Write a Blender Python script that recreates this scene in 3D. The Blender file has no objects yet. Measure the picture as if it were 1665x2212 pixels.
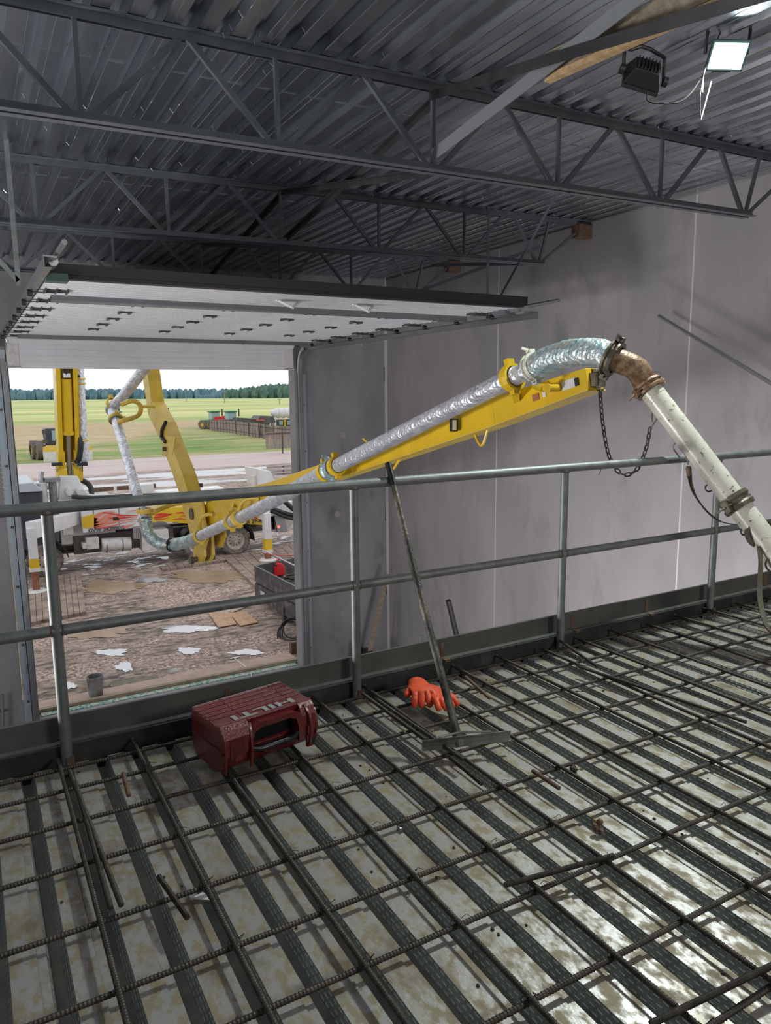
import bpy, bmesh, math, random
import numpy as np
from mathutils import Vector, Matrix
random.seed(7)
C = bpy.context.scene.collection
SC = bpy.context.scene
# ------------------------------------------------------------------ camera
F, PIT, ROL, YAW, CH = 1586.1, 0.15910, -0.01028, 0.51474, 1.5
FW = Vector((math.sin(YAW)*math.cos(PIT), math.cos(YAW)*math.cos(PIT), -math.sin(PIT)))
RT0 = Vector((math.cos(YAW), -math.sin(YAW), 0)); UP0 = RT0.cross(FW)
RT = RT0*math.cos(ROL)+UP0*math.sin(ROL); UP = -RT0*math.sin(ROL)+UP0*math.cos(ROL)
CAM = Vector((0, 0, CH))
cd = bpy.data.cameras.new('camera'); co = bpy.data.objects.new('camera', cd); C.objects.link(co)
cd.sensor_fit = 'HORIZONTAL'; cd.sensor_width = 36; cd.lens = F/1665*36; cd.clip_end = 6000; cd.clip_start = .05
mw = Matrix.Identity(4)
for i, a in enumerate((RT, UP, -FW)):
    for j in range(3): mw[j][i] = a[j]
mw.translation = CAM; co.matrix_world = mw
SC.camera = co
# ------------------------------------------------------------------ world, light, exposure
SC.view_settings.view_transform = 'Standard'; SC.view_settings.look = 'None'
SC.view_settings.gamma = 1; SC.view_settings.use_curve_mapping = False
SC.view_settings.exposure = 0.42
W = bpy.data.worlds.new('overcast_sky'); SC.world = W; W.use_nodes = True
wn = W.node_tree.nodes; wl = W.node_tree.links
bg = wn['Background']; bg.inputs[1].default_value = 0.92
tc = wn.new('ShaderNodeTexCoord'); nz = wn.new('ShaderNodeTexNoise'); nz.inputs['Scale'].default_value = 2.2; nz.inputs['Detail'].default_value = 4
cr = wn.new('ShaderNodeValToRGB'); cr.color_ramp.elements[0].color = (.80, .87, .96, 1); cr.color_ramp.elements[1].color = (.98, .985, 1, 1)
cr.color_ramp.elements[0].position = .3; cr.color_ramp.elements[1].position = .62
wl.new(tc.outputs['Generated'], nz.inputs['Vector']); wl.new(nz.outputs['Fac'], cr.inputs['Fac']); wl.new(cr.outputs[0], bg.inputs[0])

def area(name, loc, direction, sx, sy, power, col=(1, 1, 1), portal=False):
    l = bpy.data.lights.new(name, 'AREA'); l.shape = 'RECTANGLE'; l.size = sx; l.size_y = sy; l.energy = power; l.color = col
    o = bpy.data.objects.new(name, l); C.objects.link(o); o.location = loc
    o.rotation_euler = Vector(direction).to_track_quat('-Z', 'Z').to_euler()
    if portal: l.cycles.is_portal = True
    return o
area('daylight_portal', (3.1, 13.45, -1.0), (0, -1, 0), 5.0, 6.2, 1, portal=True)
area('rear_fill', (3.6, -3.2, 3.0), (.05, .55, -.85), 1.6, .8, 95, (1, .97, .93))  # added fill behind the viewer, no lamp is seen there
area('left_wall_fill', (-6.8, 7.5, -2.2), (1, .0, .12), 5.5, 3.2, 300, (1, .955, .98))  # added light before the closed left wall, standing in for an unseen door
area('ceiling_rib_fill', (-3.6, 5.4, -.15), (.62, .03, .78), .9, .9, 230, (1, .98, .98))  # added up-light out of view, raking the ceiling ribs from the left
area('lower_hall_fill', (4.6, 4.3, -2.3), (.9, .65, -.05), 1.6, 1.0, 120, (1, .95, .985))  # added light hidden below the deck edge to brighten the lower right wall

# ------------------------------------------------------------------ pixel helpers (1665 x 2212 frame)
def ray(x, y):
    return (FW + RT*((x-832.5)/F) - UP*((y-1106)/F))
def onZ(x, y, z): r = ray(x, y); return CAM + r*((z-CH)/r.z)
def onY(x, y, Y): r = ray(x, y); return CAM + r*(Y/r.y)
def onX(x, y, X): r = ray(x, y); return CAM + r*(X/r.x)
def onD(x, y, d): return CAM + ray(x, y)*d          # at optical depth d

# ------------------------------------------------------------------ materials
MT = {}
def mat(name, col=(.5, .5, .5), rough=.6, metal=0., col2=None, nscale=4., nlo=.4, nhi=.65, bump=0., bscale=30., stretch=None, detail=5,
        col3=None, n3=1.0, lo3=.55, hi3=.6, emit=None, coat=0., rough2=None, spec=.5, coord='Object'):
    m = bpy.data.materials.new(name); m.use_nodes = True; nt = m.node_tree; N = nt.nodes; L = nt.links
    b = N['Principled BSDF']; b.inputs['Roughness'].default_value = rough; b.inputs['Metallic'].default_value = metal
    b.inputs['Base Color'].default_value = (*col, 1); b.inputs['Specular IOR Level'].default_value = spec
    if coat: b.inputs['Coat Weight'].default_value = coat; b.inputs['Coat Roughness'].default_value = .15
    if emit: b.inputs['Emission Color'].default_value = (*emit[0], 1); b.inputs['Emission Strength'].default_value = emit[1]
    t = N.new('ShaderNodeTexCoord'); mp = N.new('ShaderNodeMapping'); L.new(t.outputs[coord], mp.inputs[0])
    if stretch: mp.inputs['Scale'].default_value = stretch
    def noise(sc, det=5):
        n = N.new('ShaderNodeTexNoise'); n.inputs['Scale'].default_value = sc; n.inputs['Detail'].default_value = det; n.inputs['Roughness'].default_value = .6
        L.new(mp.outputs[0], n.inputs['Vector']); return n
    def mapr(src, lo, hi):
        r = N.new('ShaderNodeMapRange'); r.inputs[1].default_value = lo; r.inputs[2].default_value = hi; L.new(src, r.inputs[0]); return r.outputs[0]
    def mix(f, a, c):
        x = N.new('ShaderNodeMix'); x.data_type = 'RGBA'; L.new(f, x.inputs[0])
        for s, v in ((6, a), (7, c)):
            if isinstance(v, tuple): x.inputs[s].default_value = (*v, 1)
            else: L.new(v, x.inputs[s])
        return x.outputs[2]
    cur = col
    if col2:
        f = mapr(noise(nscale, detail).outputs['Fac'], nlo, nhi); cur = mix(f, col, col2); L.new(cur, b.inputs['Base Color'])
        if rough2 is not None:
            r = N.new('ShaderNodeMapRange'); r.inputs[3].default_value = rough; r.inputs[4].default_value = rough2; L.new(f, r.inputs[0]); L.new(r.outputs[0], b.inputs['Roughness'])
    if col3:
        f3 = mapr(noise(n3, 8).outputs['Fac'], lo3, hi3); cur = mix(f3, cur, col3); L.new(cur, b.inputs['Base Color'])
    if bump:
        bn = N.new('ShaderNodeBump'); bn.inputs['Strength'].default_value = bump; bn.inputs['Distance'].default_value = .01
        L.new(noise(bscale, 4).outputs['Fac'], bn.inputs['Height']); L.new(bn.outputs[0], b.inputs['Normal'])
    MT[name] = m; m['h'] = 1
    return m
def N_(m): return m.node_tree.nodes, m.node_tree.links, m.node_tree.nodes['Principled BSDF']

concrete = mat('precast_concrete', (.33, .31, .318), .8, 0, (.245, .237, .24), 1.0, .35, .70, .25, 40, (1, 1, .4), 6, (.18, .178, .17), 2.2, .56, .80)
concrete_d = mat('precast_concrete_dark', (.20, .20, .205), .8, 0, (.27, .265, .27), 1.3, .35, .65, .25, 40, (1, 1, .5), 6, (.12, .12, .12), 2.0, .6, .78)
caulk = mat('caulk', (.5, .49, .48), .6)
slab = mat('lower_slab', (.2, .19, .18), .8, 0, (.12, .11, .1), 2)
roofm = mat('galvanized_roof_deck', (.50, .53, .57), .24, 1.0, (.66, .69, .73), 2.5, .35, .7, .06, 9, (1, .2, 1), 4, rough2=.34)
ribedge = mat('rolled_rib_edge', (.66, .69, .73), .18, 1.0)
joistm = mat('grey_primer_steel', (.095, .106, .12), .36, .0, (.13, .14, .155), 5, .4, .7, .05, 60)
bridgem = mat('dark_primer_steel', (.022, .021, .023), .45, 0, (.04, .038, .038), 5)
galv = mat('galvanized_pipe', (.19, .205, .20), .52, .55, (.27, .29, .28), 14, .35, .65, .12, 60, rough2=.58)
curbm = mat('steel_edge_plate', (.10, .105, .095), .5, .45, (.17, .175, .16), 2.5, .35, .7, .05, 40, None, 6, (.22, .18, .11), 6, .64, .72)
curbd = mat('steel_edge_angle', (.035, .035, .033), .55, .2, (.09, .09, .085), 5, .5, .75)
rebarm = mat('weathered_rebar', (.045, .038, .030), .5, .4, (.10, .080, .060), 9, .45, .70, 0, 30, None, 4, (.12, .055, .03), 3.2, .62, .72)
rebaro = mat('rusty_rebar', (.13, .075, .045), .7, .2, (.2, .13, .09), 12)
wire = mat('tie_wire', (.05, .04, .035), .5, .5)
foil = mat('reflective_foil_wrap', (.80, .81, .85), .33, .65, (.55, .57, .62), 9, .4, .6, 1.0, 22, None, 8, rough2=.45)
foild = mat('scuffed_foil_wrap', (.60, .66, .65), .32, .55, (.26, .42, .44), 9, .4, .62, 1.0, 26, None, 8, (.50, .46, .33), 6, .56, .66, rough2=.5)
yel = mat('yellow_paint', (.72, .47, .012), .32, 0, (.62, .40, .015), 3, .4, .7, 0, 30, coat=.3)
yels = mat('yellow_paint_dusty', (.68, .48, .07), .4, 0, (.56, .37, .04), 3, .4, .7, 0, 30, None, 5, (.25, .18, .1), 8, .66, .76)
whitep = mat('white_pipe_paint', (.70, .69, .60), .32, .0, (.52, .50, .40), 5, .4, .7, .15, 60, None, 6, (.20, .14, .07), 30, .60, .66, coat=.2)
rusty = mat('rusty_elbow', (.15, .085, .05), .42, .3, (.33, .21, .12), 24, .42, .6, .5, 40, None, 6, (.13, .08, .05), 3.0, .5, .66)
clampm = mat('grimy_clamp_steel', (.10, .085, .065), .5, .5, (.19, .165, .12), 14)
steel = mat('bare_steel', (.45, .46, .47), .3, .9)
darksteel = mat('dark_chain_steel', (.05, .045, .04), .5, .6, (.1, .085, .06), 20)
strapm = mat('muddy_strap', (.07, .06, .04), .8, 0, (.12, .10, .07), 12)
redp = mat('red_case_plastic', (.12, .010, .012), .3, 0, (.165, .018, .017), 6, .45, .7, .3, 90, None, 4, (.10, .02, .015), 9, .62, .75, coat=.35)
redd = mat('red_case_recess', (.09, .006, .008), .4)
black = mat('black_plastic', (.012, .012, .013), .35)
greyt = mat('grey_lettering', (.36, .35, .34), .6, 0, (.27, .25, .24), 30)
orange = mat('orange_rubber_glove', (.75, .085, .02), .5, 0, (.55, .06, .02), 9, .45, .7, .5, 40, None, 4, (.12, .05, .03), 12, .62, .72)
polem = mat('muddy_steel_handle', (.06, .055, .045), .5, .3, (.20, .185, .14), 6, .45, .65, .6, 50)
blade = mat('scraper_blade', (.11, .105, .09), .45, .3, (.25, .24, .21), 8)
doorw = mat('white_door_panel', (.68, .68, .70), .28, 0, (.63, .635, .655), 3)
hingem = mat('hinge_steel', (.10, .10, .10), .4, .6)
trackm = mat('track_steel', (.30, .31, .32), .35, .85)
trackb = mat('blue_grey_angle', (.36, .42, .46), .4, .4)
rubber = mat('black_rubber', (.018, .018, .02), .5)
wood = mat('sawn_timber', (.62, .44, .24), .6, 0, (.46, .30, .15), 5, .35, .65, .2, 40, (1, 6, 6))
woodg = mat('weathered_timber', (.33, .27, .19), .75, 0, (.20, .155, .11), 5, .35, .65, .2, 40, (1, 5, 5))
ply = mat('muddy_plywood', (.48, .36, .29), .8, 0, (.38, .27, .22), 3, .35, .65, .1, 30, None, 5, (.08, .06, .05), 22, .64, .68)
plyo = mat('osb_plywood', (.55, .35, .21), .75, 0, (.40, .24, .15), 4, .35, .65, .1, 30, None, 5, (.14, .09, .06), 12, .63, .68)
glassm = mat('dark_window_glass', (.03, .045, .05), .1, 0, spec=.6)
white = mat('white_truck_paint', (.70, .70, .71), .35, 0, (.60, .60, .61), 3, .4, .7)
whiteg = mat('grimy_white_paint', (.62, .61, .59), .5, 0, (.42, .39, .36), 5, .5, .72)
chas = mat('chassis_dark', (.06, .055, .052), .65, 0, (.12, .105, .095), 4)
tyre = mat('muddy_tyre', (.10, .09, .078), .85, 0, (.22, .18, .15), 8, .4, .6, .8, 60)
rim = mat('wheel_rim', (.55, .48, .43), .5, .1, (.35, .30, .26), 8)
cabm = mat('cab_dark_blue', (.035, .04, .055), .35)
cabtop = mat('cab_roof_pale', (.42, .46, .52), .35)
red = mat('red_paint', (.65, .03, .02), .4)
salmon = mat('salmon_flame', (.75, .22, .13), .45)
rustleg = mat('rust_brown_leg', (.22, .085, .045), .55, 0, (.35, .14, .09), 10)
green = mat('green_tractor_paint', (.03, .22, .09), .4)
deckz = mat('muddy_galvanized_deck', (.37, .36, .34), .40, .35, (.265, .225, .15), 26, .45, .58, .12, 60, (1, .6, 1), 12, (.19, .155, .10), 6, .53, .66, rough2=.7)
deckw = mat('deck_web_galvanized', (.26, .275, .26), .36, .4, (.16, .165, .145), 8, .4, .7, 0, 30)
deckv = mat('deck_valley_dark', (.15, .16, .148), .5, .3, (.22, .205, .165), 7)  # darker grey-brown tone for the valleys and the lap step
osb = wood
skyp = None

# deck web: rows of pressed dashes, their highlights mixed into the base colour
def dash_mat(m, ax='Z'):
    N, L, b = N_(m)
    t = N.new('ShaderNodeTexCoord'); sp = N.new('ShaderNodeSeparateXYZ'); L.new(t.outputs['Object'], sp.inputs[0])
    cb = N.new('ShaderNodeCombineXYZ'); L.new(sp.outputs['Y'], cb.inputs[0]); L.new(sp.outputs[ax], cb.inputs[1])
    br = N.new('ShaderNodeTexBrick'); br.inputs['Scale'].default_value = 1; br.inputs['Brick Width'].default_value = .030; br.inputs['Row Height'].default_value = .0150
    br.inputs['Mortar Size'].default_value = .0052; br.inputs['Mortar Smooth'].default_value = .25; br.offset = .5
    br.inputs['Color1'].default_value = (1, 1, 1, 1); br.inputs['Color2'].default_value = (1, 1, 1, 1); br.inputs['Mortar'].default_value = (0, 0, 0, 1)
    L.new(cb.outputs[0], br.inputs['Vector'])
    bp = N.new('ShaderNodeBump'); bp.inputs['Strength'].default_value = 1; bp.inputs['Distance'].default_value = .006
    L.new(br.outputs['Color'], bp.inputs['Height']); L.new(bp.outputs[0], b.inputs['Normal'])
    src = b.inputs['Base Color'].links[0].from_socket; mx_ = N.new('ShaderNodeMix'); mx_.data_type = 'RGBA'; L.new(src, mx_.inputs[6]); mx_.inputs[7].default_value = (.62, .64, .60, 1)
    fm_ = N.new('ShaderNodeMath'); fm_.operation = 'MULTIPLY'; fm_.inputs[1].default_value = .75; L.new(br.outputs['Color'], fm_.inputs[0]); L.new(fm_.outputs[0], mx_.inputs[0]); L.new(mx_.outputs[2], b.inputs['Base Color'])
dash_mat(deckw)
def foil_bands(m):
    N, L, b = N_(m)
    t = N.new('ShaderNodeTexCoord'); w = N.new('ShaderNodeTexWave'); w.inputs['Scale'].default_value = 3.2; w.inputs['Distortion'].default_value = 9; w.inputs['Detail'].default_value = 4
    v = N.new('ShaderNodeTexVoronoi'); v.inputs['Scale'].default_value = 34
    L.new(t.outputs['Object'], w.inputs['Vector']); L.new(t.outputs['Object'], v.inputs['Vector'])
    a = N.new('ShaderNodeMath'); a.operation = 'ADD'; L.new(w.outputs['Fac'], a.inputs[0]); L.new(v.outputs['Distance'], a.inputs[1])
    bp = [n for n in N if n.type == 'BUMP'][0]; b2 = N.new('ShaderNodeBump'); b2.inputs['Strength'].default_value = .8; b2.inputs['Distance'].default_value = .008
    L.new(a.outputs[0], b2.inputs['Height']); L.new(bp.outputs[0], b2.inputs['Normal']); L.new(b2.outputs[0], b.inputs['Normal'])
foil_bands(foil); foil_bands(foild)

# ------------------------------------------------------------------ mesh builder
def frame(d):
    d = Vector(d).normalized(); a = Vector((0, 0, 1)) if abs(d.z) < .9 else Vector((0, 1, 0))
    u = a.cross(d).normalized(); return u, d.cross(u).normalized(), d
class MB:
    def __init__(s): s.v = []; s.f = []; s.m = []; s.cm = 0
    def add(s, vs, fs):
        k = len(s.v); s.v += [tuple(p) for p in vs]; s.f += [tuple(i+k for i in f) for f in fs]; s.m += [s.cm]*len(fs); return s
    def box(s, c, size, R=None):
        c = Vector(c); h = [x/2 for x in size]; vs = []
        for z in (-1, 1):
            for y in (-1, 1):
                for x in (-1, 1):
                    p = Vector((x*h[0], y*h[1], z*h[2])); vs.append(c + (R @ p if R is not None else p))
        return s.add(vs, [(0, 2, 3, 1), (4, 5, 7, 6), (0, 1, 5, 4), (2, 6, 7, 3), (0, 4, 6, 2), (1, 3, 7, 5)])
    def b2(s, a, b): a = Vector(a); b = Vector(b); return s.box((a+b)/2, [abs(x) for x in (b-a)])
    def bar(s, a, b, w, h, up=(0, 0, 1), w2=None, h2=None):
        a = Vector(a); b = Vector(b); d = (b-a).normalized(); x = d.cross(Vector(up))
        x = x.normalized() if x.length > 1e-5 else Vector((1, 0, 0)); y = x.cross(d)
        w2 = w if w2 is None else w2; h2 = h if h2 is None else h2
        vs = []
        for p, ww, hh in ((a, w, h), (b, w2, h2)):
            for i, j in ((-1, -1), (1, -1), (1, 1), (-1, 1)): vs.append(p + x*(i*ww/2) + y*(j*hh/2))
        return s.add(vs, [(0, 1, 2, 3), (7, 6, 5, 4), (0, 4, 5, 1), (1, 5, 6, 2), (2, 6, 7, 3), (3, 7, 4, 0)])
    def tube(s, pts, r, n=12, closed=False, caps=True):
        pts = [Vector(p) for p in pts]; k = len(pts); r = r if isinstance(r, (list, tuple)) else [r]*k
        u, v, d = frame(pts[1]-pts[0]); vs = []
        for i, p in enumerate(pts):
            if closed: t = (pts[(i+1) % k]-pts[i-1])
            else: t = pts[min(i+1, k-1)]-pts[max(i-1, 0)]
            t.normalize(); u = (u - t*u.dot(t)).normalized(); v = t.cross(u)
            for j in range(n):
                a = 2*math.pi*j/n; vs.append(p + u*(math.cos(a)*r[i]) + v*(math.sin(a)*r[i]))
        fs = []
        for i in range(k if closed else k-1):
            for j in range(n):
                a = i*n+j; b = i*n+(j+1) % n; c = ((i+1) % k)*n; fs.append((a, b, c+(j+1) % n, c+j))
        if caps and not closed: fs += [tuple(range(n-1, -1, -1)), tuple((k-1)*n+j for j in range(n))]
        return s.add(vs, fs)
    def cyl(s, a, b, r, r2=None, n=16): return s.tube([a, b], [r, r if r2 is None else r2], n)
    def prism(s, poly, ext):
        ext = Vector(ext); k = len(poly); vs = [Vector(p) for p in poly]+[Vector(p)+ext for p in poly]
        return s.add(vs, [tuple(range(k-1, -1, -1)), tuple(range(k, 2*k))]+[(i, (i+1) % k, k+(i+1) % k, k+i) for i in range(k)])
    def lathe(s, prof, c, axis, n=20):     # prof: (radius, distance along axis)
        u, v, d = frame(axis); c = Vector(c); vs = []
        for r, h in prof:
            for j in range(n): a = 2*math.pi*j/n; vs.append(c + d*h + u*(r*math.cos(a)) + v*(r*math.sin(a)))
        fs = [(i*n+j, i*n+(j+1) % n, (i+1)*n+(j+1) % n, (i+1)*n+j) for i in range(len(prof)-1) for j in range(n)]
        return s.add(vs, fs)
    def ring(s, c, axis, R, r, n=24, m=8, a0=0, a1=2*math.pi):
        u, v, d = frame(axis); c = Vector(c); full = abs(a1-a0-2*math.pi) < 1e-6; k = n if full else n+1
        return s.tube([c + u*(R*math.cos(a0+(a1-a0)*i/n)) + v*(R*math.sin(a0+(a1-a0)*i/n)) for i in range(k)], r, m, closed=full)
    def ball(s, c, r, n=10, sc=(1, 1, 1)):
        vs = []; c = Vector(c)
        for i in range(n+1):
            th = math.pi*i/n
            for j in range(n*2): a = math.pi*j/n; vs.append(c+Vector((r*sc[0]*math.sin(th)*math.cos(a), r*sc[1]*math.sin(th)*math.sin(a), r*sc[2]*math.cos(th))))
        k = 2*n; return s.add(vs, [(i*k+j, (i+1)*k+j, (i+1)*k+(j+1) % k, i*k+(j+1) % k) for i in range(n) for j in range(k)])
    def build(s, name, m, parent=None, smooth=False, bevel=0., org=None, label=None, cat=None, group=None, kind=None):
        root = parent
        while root is not None and root.parent is not None: root = root.parent
        if parent is not None: o = Vector(root['_o'])
        elif org is not None: o = Vector(org)
        else:
            a = np.array(s.v); o = Vector(((a[:, 0].min()+a[:, 0].max())/2, (a[:, 1].min()+a[:, 1].max())/2, a[:, 2].min()))
        me = bpy.data.meshes.new(name); me.from_pydata([(p[0]-o[0], p[1]-o[1], p[2]-o[2]) for p in s.v], [], s.f)
        for x in (m if isinstance(m, (list, tuple)) else [m]): me.materials.append(x)
        if isinstance(m, (list, tuple)): me.polygons.foreach_set('material_index', s.m)
        bm = bmesh.new(); bm.from_mesh(me); bmesh.ops.recalc_face_normals(bm, faces=bm.faces); bm.to_mesh(me); bm.free()
        if smooth: me.polygons.foreach_set('use_smooth', [True]*len(me.polygons)); me.set_sharp_from_angle(angle=math.radians(38))
        ob = bpy.data.objects.new(name, me); C.objects.link(ob)
        if parent is not None: ob.parent = parent
        else: ob.location = o; ob['_o'] = tuple(o)
        if bevel:
            bv = ob.modifiers.new('b', 'BEVEL'); bv.width = bevel; bv.segments = 2; bv.limit_method = 'ANGLE'; bv.angle_limit = math.radians(50)
        for k, x in (('label', label), ('category', cat), ('group', group), ('kind', kind)):
            if x: ob[k] = x
        return ob
def thing(name, label, cat, loc=(0, 0, 0), group=None):
    o = bpy.data.objects.new(name, None); C.objects.link(o); o.location = loc; o['_o'] = tuple(loc); o['label'] = label; o['category'] = cat
    o.empty_display_size = .1
    if group: o['group'] = group
    return o
def dup(o, parent=None):
    c = o.copy(); C.objects.link(c); c.parent = parent
    for ch in list(o.children): dup(ch, c)
    return c
def arc(p0, p1, p2, n=10):
    p0, p1, p2 = Vector(p0), Vector(p1), Vector(p2)
    return [p0*(1-t)**2+p1*(2*t*(1-t))+p2*t*t for t in [i/n for i in range(n+1)]]
def path(pts, n=8):      # Catmull-Rom
    P = [Vector(p) for p in pts]; P = [P[0]*2-P[1]]+P+[P[-1]*2-P[-2]]; out = []
    for i in range(1, len(P)-2):
        a, b, c, d = P[i-1:i+3]
        for k in range(n):
            t = k/n; out.append(.5*((2*b)+(c-a)*t+(2*a-5*b+4*c-d)*t*t+(3*b-a-3*c+d)*t**3))
    out.append(P[-2]); return out
def text(body, size, depth, org, xd, yd, m, name, parent):
    cu = bpy.data.curves.new('t', 'FONT'); cu.body = body; cu.size = size; cu.extrude = depth; cu.offset = size*.028; cu.align_x = 'CENTER'; cu.align_y = 'CENTER'
    t = bpy.data.objects.new('t', cu); C.objects.link(t); dg = bpy.context.evaluated_depsgraph_get()
    me = bpy.data.meshes.new_from_object(t.evaluated_get(dg)); bpy.data.objects.remove(t)
    xd = Vector(xd).normalized(); yd = Vector(yd).normalized(); zd = xd.cross(yd); mb = MB()
    mb.add([Vector(org)+xd*v.co.x+yd*v.co.y+zd*v.co.z for v in me.vertices], [tuple(p.vertices) for p in me.polygons])
    return mb.build(name, m, parent)

ORD = ['first', 'second', 'third', 'fourth', 'fifth', 'sixth', 'seventh', 'eighth', 'ninth', 'tenth', 'eleventh', 'twelfth', 'thirteenth', 'fourteenth', 'fifteenth', 'sixteenth', 'seventeenth', 'eighteenth', 'nineteenth', 'twentieth']
XW, YD, GZ = 7.57, 13.3, -4.1
def roofz(X): return 3.632+.0185*X
# ================================================================== SETTING
# right wall, in panels, with caulked joints
jy = [XW*.792, XW*1.274]; edges = [-9, XW*.792-3.65, jy[0], jy[1], 13.6]
w = MB()
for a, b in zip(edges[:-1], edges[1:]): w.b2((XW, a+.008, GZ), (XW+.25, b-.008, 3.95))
w = w.build('wall_right', concrete, kind='structure')
g = MB()
for y in jy+[edges[1]]: g.b2((XW-.002, y-.011, GZ), (XW+.05, y+.011, 3.8))
g.build('panel_joint', caulk, w)
g = MB(); g.b2((XW-.04, 13.26, GZ), (XW, 13.3, 3.8)); g.build('corner_joint', caulk, w)
g = MB(); g.b2((XW-.015, 2.2, 3.745), (XW+.02, 13.3, 3.765)); g.build('roof_seal', concrete_d, w)
# door wall with an opening
OX0, OX1, OZ0, OZ1 = .66, 5.55, -4.0, 2.45
w = MB(); w.b2((-7, YD, GZ), (OX0, YD+.3, 4.1)); w.b2((OX1, YD, GZ), (XW+.25, YD+.3, 4.1)); w.b2((OX0, YD, OZ1), (OX1, YD+.3, 4.1)); w.b2((OX0, YD, GZ-.3), (OX1, YD+.3, OZ0))
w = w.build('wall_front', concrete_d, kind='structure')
g = MB()
for x, z0 in ((4.63, 2.46), (7.0, 2.46), (2.1, 2.46)): g.b2((x-.01, YD-.003, z0), (x+.01, YD+.01, 3.8))
g.build('panel_joint', caulk, w)
g = MB()
for z in (1.9, .4, -1.0, -2.6): g.b2((7.545-.03, YD-.004, z-.15), (7.545-.003, YD, z+.15))
g.build('embed_plate', rubber, w)
g = MB()
for x, z in ((6.55, .7), (6.5, -3.0), (6.4, -.9)):
    g.cyl((x, YD-.006, z), (x, YD+.01, z), .07, n=14)
g.build('lifting_recess', concrete, w)
for nm, a, b in (('wall_left', (-7.2, -9, GZ), (-7, 13.6, 4.1)), ('wall_rear', (-7.2, -9.2, GZ), (7.8, -9, 4.1))):
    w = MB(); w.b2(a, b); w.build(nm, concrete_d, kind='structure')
w = MB(); w.b2((-7, 3.3, GZ-.2), (XW, YD, GZ+.05)); w.build('floor_lower', slab, kind='structure')
# roof deck: ribs running away from the viewer
P = .2; m = MB(); X = -7.0; prof = []
while X < XW+.05:
    prof += [(X, .004), (X+.004, .0), (X+.101, .0), (X+.105, .004), (X+.125, .072), (X+.18, .072)]; X += P
lips = [(-9.2, 13.6)]
vs = [(x, y, roofz(x)+z) for y in (-9.2, 13.6) for x, z in prof]; k = len(prof)
m.add(vs, [(i, i+1, k+i+1, k+i) for i in range(k-1)]); m.m = [1 if i % 6 in (0, 2) else 0 for i in range(k-1)]; m.b2((-7.3, -9.3, 3.95), (7.9, 13.7, 4.12))
ceil = m.build('ceiling', [roofm, ribedge], kind='structure')
m = MB(); X = -6.0    # side-lap seam lines and end laps
while X < XW: 
    m.b2((X+.050, -2, roofz(X)-.002), (X+.053, 13.3, roofz(X)+.001)); X += .6
m.build('lap_seam', joistm, ceil)
m = MB()
for yj in (5.35, 8.25):
    X = -.4
    while X < XW-.1:
        m.b2((X+.0, yj, roofz(X)-.006), (X+.105, yj+.004, roofz(X)+.002)); m.b2((X+.107, yj, roofz(X)), (X+.122, yj+.003, roofz(X)+.07)); X += P
m.build('end_lap', roofm, ceil)
m = MB(); rr = random.Random(3)
for i in range(260):
    x = .1+P*rr.randint(0, 36)+.05; y = rr.choice([4.5, 5.0, 6.2, 6.9, 7.55, 9.2, 10.6])+rr.uniform(-.25, .25)
    m.cyl((x+rr.uniform(-.03, .03), y, roofz(x)-.028), (x, y, roofz(x)+.001), .0022, .003, 5)
m.build('deck_screw', steel, ceil)

# floor deck with ridges and pressed webs
PD = .1418; m = MB(); prof = []; mi = []; x = .0705-.1418*8+.045; X0 = x
n = 0
while x < XW-.05:
    # ridge top, lap strip, web down, valley, web up
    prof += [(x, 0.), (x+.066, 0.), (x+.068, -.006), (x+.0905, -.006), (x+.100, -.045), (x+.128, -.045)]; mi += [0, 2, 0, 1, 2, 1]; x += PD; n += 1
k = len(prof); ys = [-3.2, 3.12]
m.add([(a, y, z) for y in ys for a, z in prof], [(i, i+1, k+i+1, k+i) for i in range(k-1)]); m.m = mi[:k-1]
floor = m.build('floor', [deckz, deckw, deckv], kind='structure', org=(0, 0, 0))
m = MB(); m.b2((-1.5, -3.2, -.4), (XW, 3.12, -.1)); m.build('deck_support', curbd, floor)
# edge plate and angle along the deck edge
m = MB(); m.b2((-1.6, 3.19, -.35), (7.5, 3.205, .183)); m.b2((-1.6, 3.155, .07), (7.5, 3.19, .08)); e = m.build('trim_1', curbm, kind='structure')
m = MB(); m.b2((-1.6, 3.14, -.12), (7.5, 3.155, .075)); m.build('trim_2', curbd, kind='structure')
m = MB()
for x in (.95, 2.15, 3.1, 3.75, 5.0): m.box((x, 3.15, .075), (.035, .03, .015)); m.b2((x-.012, 3.187, .08), (x+.012, 3.19, .16))
m.build('weld_spatter', rebaro, e)

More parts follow.
